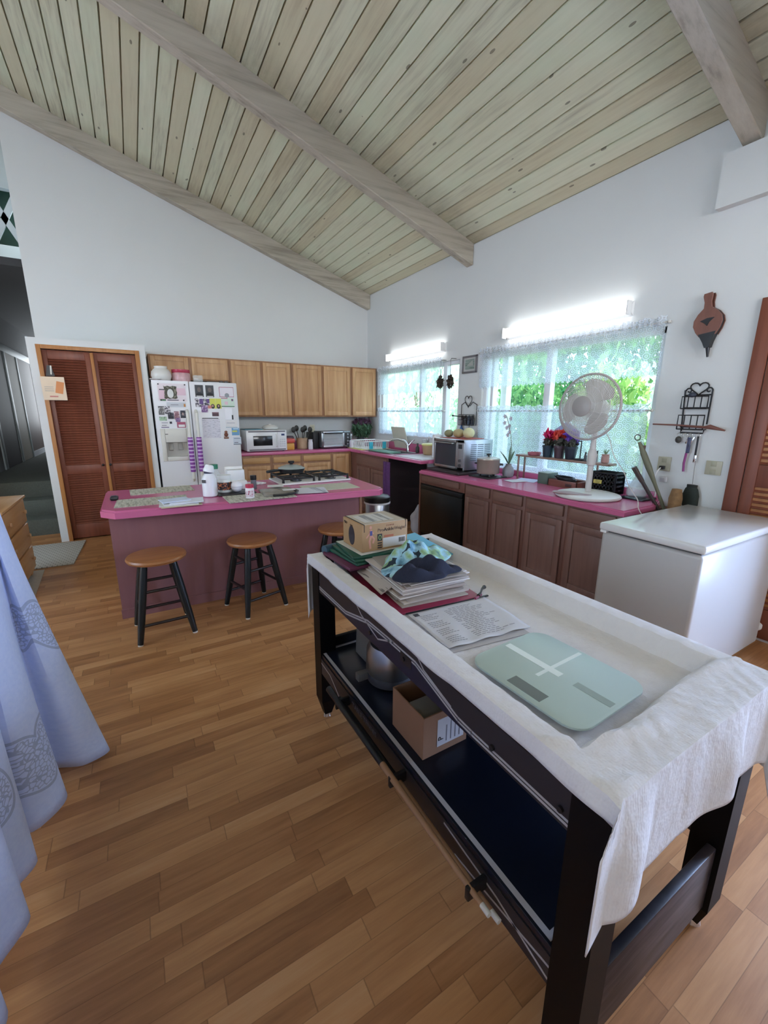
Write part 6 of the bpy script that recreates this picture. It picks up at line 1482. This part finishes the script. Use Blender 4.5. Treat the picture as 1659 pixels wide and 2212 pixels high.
text('Pro', .021, (bx0 + .072, yb, bz1 - .030), fr_, M('#6a5446', .6), t, 'printed_lettering')
text('Ankle', .021, (bx0 + .102, yb, bz1 - .030), fr_, INKD, t, 'printed_lettering').data.transform(Matrix.Identity(4))
text('Weights', .020, (bx0 + .153, yb, bz1 - .030), fr_, M('#6a5446', .6), t, 'printed_lettering', sx=.86)
text('P O W E R', .008, (bx0 + .115, yb, bz1 - .013), fr_, M('#8a4a3a', .6), t, 'printed_lettering')
obj('orange_strip', G().box(bx0 + .105, bx0 + .15, yb, by0 + .0005, bz0 + .052, bz0 + .061), M('#a85c3a', .6), t)
obj('white_panel', G().box(bx0 + .098, bx1 - .008, yb, by0 + .0005, bz0 + .008, bz0 + .049), M('#c9c2ba', .6), t)
for k in range(9): obj('barcode_bar', G().box(bx1 - .045 + k * .0036, bx1 - .045 + k * .0036 + (.0022 if k % 3 else .0012), yb - .0006, by0, bz0 + .022, bz0 + .042), INKD, t)
obj('green_badge', G().box(bx0 + .072, bx0 + .094, yb, by0 + .0005, bz0 + .04, bz0 + .07), INKD, t)
g = G(); g.tube([(bx0 + .083 + .006 * cos(a), yb - .0006, bz0 + .055 + .009 * sin(a)) for a in [k * pi / 8 for k in range(16)]], .0014, 5, True); obj('badge_ring', g, M('#9ab86a', .5), t)
for k in range(3): obj('badge_stripe', G().box(bx0 + .073, bx0 + .093, yb, by0 + .0005, bz0 + .008 + k * .010, bz0 + .013 + k * .010), INKD, t)
# printed runner figure
g = G()
for pts, w in (([(.040, .092), (.042, .066)], .007), ([(.042, .068), (.034, .045), (.038, .012)], .005), ([(.042, .068), (.056, .052), (.050, .034)], .0048), ([(.042, .088), (.030, .072), (.020, .060)], .0032), ([(.042, .088), (.052, .074)], .0032)):
    g.tube([(bx0 + a, yb + .0008, bz0 + b) for a, b in pts], w, 6)
g.ball((bx0 + .040, yb + .0008, bz0 + .102), .006, (1, .3, 1.2), 10)
for v in g.bm.verts: v.co.y = by0 - .0008 + (v.co.y - by0) * .06
obj('printed_runner', g, M('#c48a72', .6), t)
obj('printed_top', G().box(bx0 + .036, bx0 + .047, by0 - .0019, by0 - .001, bz0 + .068, bz0 + .088), M('#4a4578', .6), t)
fl_ = Matrix(((0, 0, -1), (-1, 0, 0), (0, 1, 0))).to_quaternion()
g = G(); g.loft([[(x, by1 - .085 + .028 * cos(2 * pi * k / 24), bz0 + .052 + .042 * sin(2 * pi * k / 24)) for k in range(24)] for x in (bx0 - .001, bx0 + .0005)]); obj('printed_pad', g, M('#2f2a33', .6), t)
text('PRO', .016, (bx0 - .0008, by1 - .012, bz1 - .018), fl_, INKD, t, 'printed_lettering'); text('Ankle', .011, (bx0 - .0008, by1 - .07, bz1 - .020), fl_, M('#6a5446', .6), t, 'printed_lettering')

# things on the lower shelf
t = thing('metal_cooker', 'rounded brushed metal cooker with a grey front on the lower shelf', 'cooker', (-2.57, -4.92, SZ + .001)); c = (-2.56, -4.965, SZ + .001)
obj('base', G().lathe([(.085, 0), (.098, .008), (.1, .04), (.098, .045)], c, 32), M('#4a4b50', .4, .3), t)
obj('drum', G().lathe([(.1, .045), (.103, .05), (.1, .14), (.085, .165), (.0, .168)], c, 32), M('#a5a3a3', .3, .9), t)
g = G(); g.prism([(-2.60, -4.90, SZ + .002), (-2.60, -4.72, SZ + .002), (-2.60, -4.735, SZ + .17), (-2.60, -4.80, SZ + .235), (-2.60, -4.88, SZ + .20)], (.15, 0, 0)); obj('housing', g, M('#86827f', .35, .4), t)
obj('latch', G().box(-2.70, -2.62, -4.945, -4.915, SZ + .012, SZ + .045, .004), M('#6c6a6a', .4, .3), t)
t = thing('cardboard_box', 'open brown cardboard box with a shipping label on the lower shelf', 'box', (-2.61, -5.29, SZ + .001))
cx0, cx1, cy0, cy1, cz0, cz1 = -2.695, -2.515, -5.383, -5.20, SZ + .0012, .512; CB = M('#8f6a52', .75, 0, .08, 20)
obj('bottom', G().box(cx0, cx1, cy0, cy1, cz0, cz0 + .004), CB, t)
obj('front_wall', G().box(cx0, cx1, cy0, cy0 + .004, cz0 + .0042, cz1), CB, t); obj('back_wall', G().box(cx0, cx1, cy1 - .004, cy1, cz0 + .0042, cz1), CB, t)
obj('side_wall', G().box(cx0, cx0 + .004, cy0 + .0042, cy1 - .0042, cz0 + .0042, cz1), CB, t); obj('side_wall', G().box(cx1 - .004, cx1, cy0 + .0042, cy1 - .0042, cz0 + .0042, cz1), CB, t)
obj('inner_flap', G().obox(((cx0 + cx1) / 2, cy0 + .045, cz1 - .012), (cx1 - cx0 - .012, .09, .004), (RD(14), 0, 0)), M('#6f6a62', .7), t)
lb = obj('shipping_label', G().box(cx0 + .055, cx0 + .165, cy0 - .0012, cy0 + .0005, cz0 + .025, cz0 + .125), M('#c4c0c4', .6), t)
text('P', .03, (cx0 + .07, cy0 - .0016, cz0 + .045), Matrix(((0, -1, 0), (0, 0, -1), (1, 0, 0))).to_quaternion(), INKD, lb, 'printed_lettering')
for k in range(4): obj('label_line', G().box(cx0 + .09 + .018 * k, cx0 + .094 + .018 * k, cy0 - .0018, cy0 - .001, cz0 + .035, cz0 + (.115 if k % 2 else .095)), M('#7d7a80', .6), lb)

# ------------------------------------------------------------------ left side: draped table, dresser, rugs
n = N('paisley_damask'); o_ = n.obj(); x_, y_, z_ = n.sep(o_)
v1 = n.vor(n.comb(n.ma('ADD', n.ma('MULTIPLY', y_, 4.6), n.ma('MULTIPLY', z_, 1.4)), n.ma('MULTIPLY', z_, 3.0), 0), 1.0); v2 = n.vor(n.comb(n.ma('MULTIPLY', y_, 62), n.ma('MULTIPLY', z_, 62), 0), 1.0, 'DISTANCE_TO_EDGE')
big = n.ma('LESS_THAN', v1, .33); line = n.ma('LESS_THAN', n.ma('ABSOLUTE', n.ma('SUBTRACT', v1, .36)), .018); tiny = n.ma('LESS_THAN', v2, .10)
pat = n.ma('MAXIMUM', line, n.ma('MULTIPLY', big, tiny))
bk = n.noise(n.mapv(o_, (8, 70, 70)), 1, 3)
n.bump(bk, .3, .004)
DAM = n.p(n.mix(n.ma('MULTIPLY', pat, .5), n.mix(bk, lin('#c0ccf0'), lin('#d6def8')), lin('#77809f')), .85, 0, .2)
CTZ = 1.13
t = thing('high_table', 'high table hidden under the pale blue patterned cloth at the left', 'table', (-4.3, -5.2, 0))
obj('table_top', G().box(-4.75, -3.835, -6.1, -4.335, CTZ - .03, CTZ - .004), OAKD, t)
for a in (-4.7, -3.93):
    for b in (-6.05, -4.42): obj('leg', G().box(a - .025, a + .025, b - .025, b + .025, 0, CTZ - .031), OAKD, t)
hem = [(-4.75, -4.30, .05), (-4.2, -4.28, .04), (-3.85, -4.26, .04), (-3.62, -4.365, .02), (-3.69, -4.46, .05), (-3.80, -4.44, .06), (-3.735, -4.60, .05), (-3.80, -4.70, .05), (-3.86, -4.71, .05), (-3.79, -4.82, .04), (-3.83, -4.92, .05), (-3.775, -5.02, .05), (-3.83, -5.14, .05), (-3.78, -5.25, .05), (-3.84, -5.4, .05), (-3.79, -5.55, .05), (-3.83, -5.75, .05), (-3.79, -6.0, .05), (-3.83, -6.2, .05)]
def along(P_, u):
    L = [0]
    for a, b in zip(P_, P_[1:]): L.append(L[-1] + (Vector(a) - Vector(b)).length)
    d = u * L[-1]
    for i in range(len(P_) - 1):
        if d <= L[i + 1] or i == len(P_) - 2: return i, (d - L[i]) / max(1e-6, L[i + 1] - L[i])
def crv(P_, u):
    i, f = along(P_, u); p = [Vector(P_[max(0, min(len(P_) - 1, i + k))]) for k in (-1, 0, 1, 2)]
    return .5 * ((2 * p[1]) + (p[2] - p[0]) * f + (2 * p[0] - 5 * p[1] + 4 * p[2] - p[3]) * f * f + (3 * p[1] - p[0] - 3 * p[2] + p[3]) * f ** 3)
def topc(p):
    if p.y > -4.30: return Vector((min(-3.825, p.x), -4.32, CTZ))
    return Vector((-3.823, max(-6.12, min(-4.325, p.y + .0)), CTZ))
def drape(u, v):
    h = crv(hem, u); tp = topc(h)
    p = tp.lerp(h, v); b = v ** 1.06
    p.x = tp.x + (h.x - tp.x) * b; p.y = tp.y + (h.y - tp.y) * b
    return p
g = G(); g.sheet(drape, 220, 26)
g.box(-4.75, -3.824, -6.12, -4.322, CTZ - .002, CTZ + .001)
solo('patterned_tablecloth', g, DAM, 'pale blue paisley cloth draped to the floor over the high table at the left edge', 'tablecloth', solid=.003)
PINE = wood('pine', '#b5804f', '#d3a473', 'y', .8, .45)
t = thing('pine_dresser', 'small pine chest of drawers before the carpeted steps', 'dresser', (-4.5, -2.0, .0075))
dx = -4.27; dy0, dy1 = -2.35, -1.60
obj('carcass', G().box(-4.68, dx - .019, dy0 + .012, dy1 - .012, .04, .70), PINE, t)
obj('top', G().box(-4.70, dx + .012, dy0 - .01, dy1 + .01, .7005, .722, .005), PINE, t)
for k in range(3):
    z0 = .075 + k * .21
    d_ = obj('drawer', G().box(dx - .0185, dx, dy0 + .02, dy1 - .02, z0, z0 + .195, .005), PINE, t)
    for y in (dy0 + .12, dy1 - .12): obj('knob', G().lathe([(.008, 0), (.008, .01), (.018, .018), (.016, .026), (0, .028)], (0, 0, 0), 14).xf(Matrix.Translation((dx - .001, y, z0 + .10)) @ Euler((0, RD(90), 0)).to_matrix().to_4x4()), M('#caa27a', .35), d_)
for a in (-4.62, dx - .08):
    for b in (dy0 + .05, dy1 - .05): obj('foot', G().box(a, a + .05, b - .025, b + .025, .0075, .0405), PINE, t)
t = thing('pink_wrapped_bundle', 'shiny pink wrapped bundle standing on the pine dresser', 'bundle', (-4.36, -2.18, .7225)); c = (-4.37, -2.19, .7225)
obj('bundle', G().lathe([(.05, 0), (.07, .02), (.065, .08), (.03, .11), (.04, .14), (.02, .15)], c, 20), M('#b8609a', .2, 0, .4, 40), t); obj('ribbon', G().lathe([(.0655, .055), (.068, .06), (.0665, .07)], c, 20), M('#e0a9c9', .3), t)
n = N('lattice_rug'); o_ = n.obj(); x_, y_, z_ = n.sep(o_)
def hatch(s): return n.ma('GREATER_THAN', n.ma('ABSOLUTE', n.ma('SUBTRACT', n.ma('FRACT', s), .5)), .33)
a_ = hatch(n.ma('MULTIPLY', n.ma('ADD', x_, n.ma('MULTIPLY', y_, .5)), 26)); b_ = hatch(n.ma('MULTIPLY', n.ma('SUBTRACT', x_, n.ma('MULTIPLY', y_, .5)), 26))
RUG = n.p(n.mix(n.ma('MULTIPLY', n.ma('MULTIPLY', a_, b_), .8), lin('#b9b3aa'), lin('#6d6862')), .95)
solo('lattice_rug', G().obox((-4.24, -1.06, .0065), (.48, .86, .012), (0, 0, RD(-2)), .004), RUG, 'grey lattice rug in front of the carpeted steps', 'rug')
solo('plain_rug', G().obox((-4.42, -1.95, .004), (.42, .80, .006), (0, 0, RD(3)), .002), M('#b3aca4', .95, 0, .15, 60), 'plain grey rug partly under the pine dresser', 'rug')
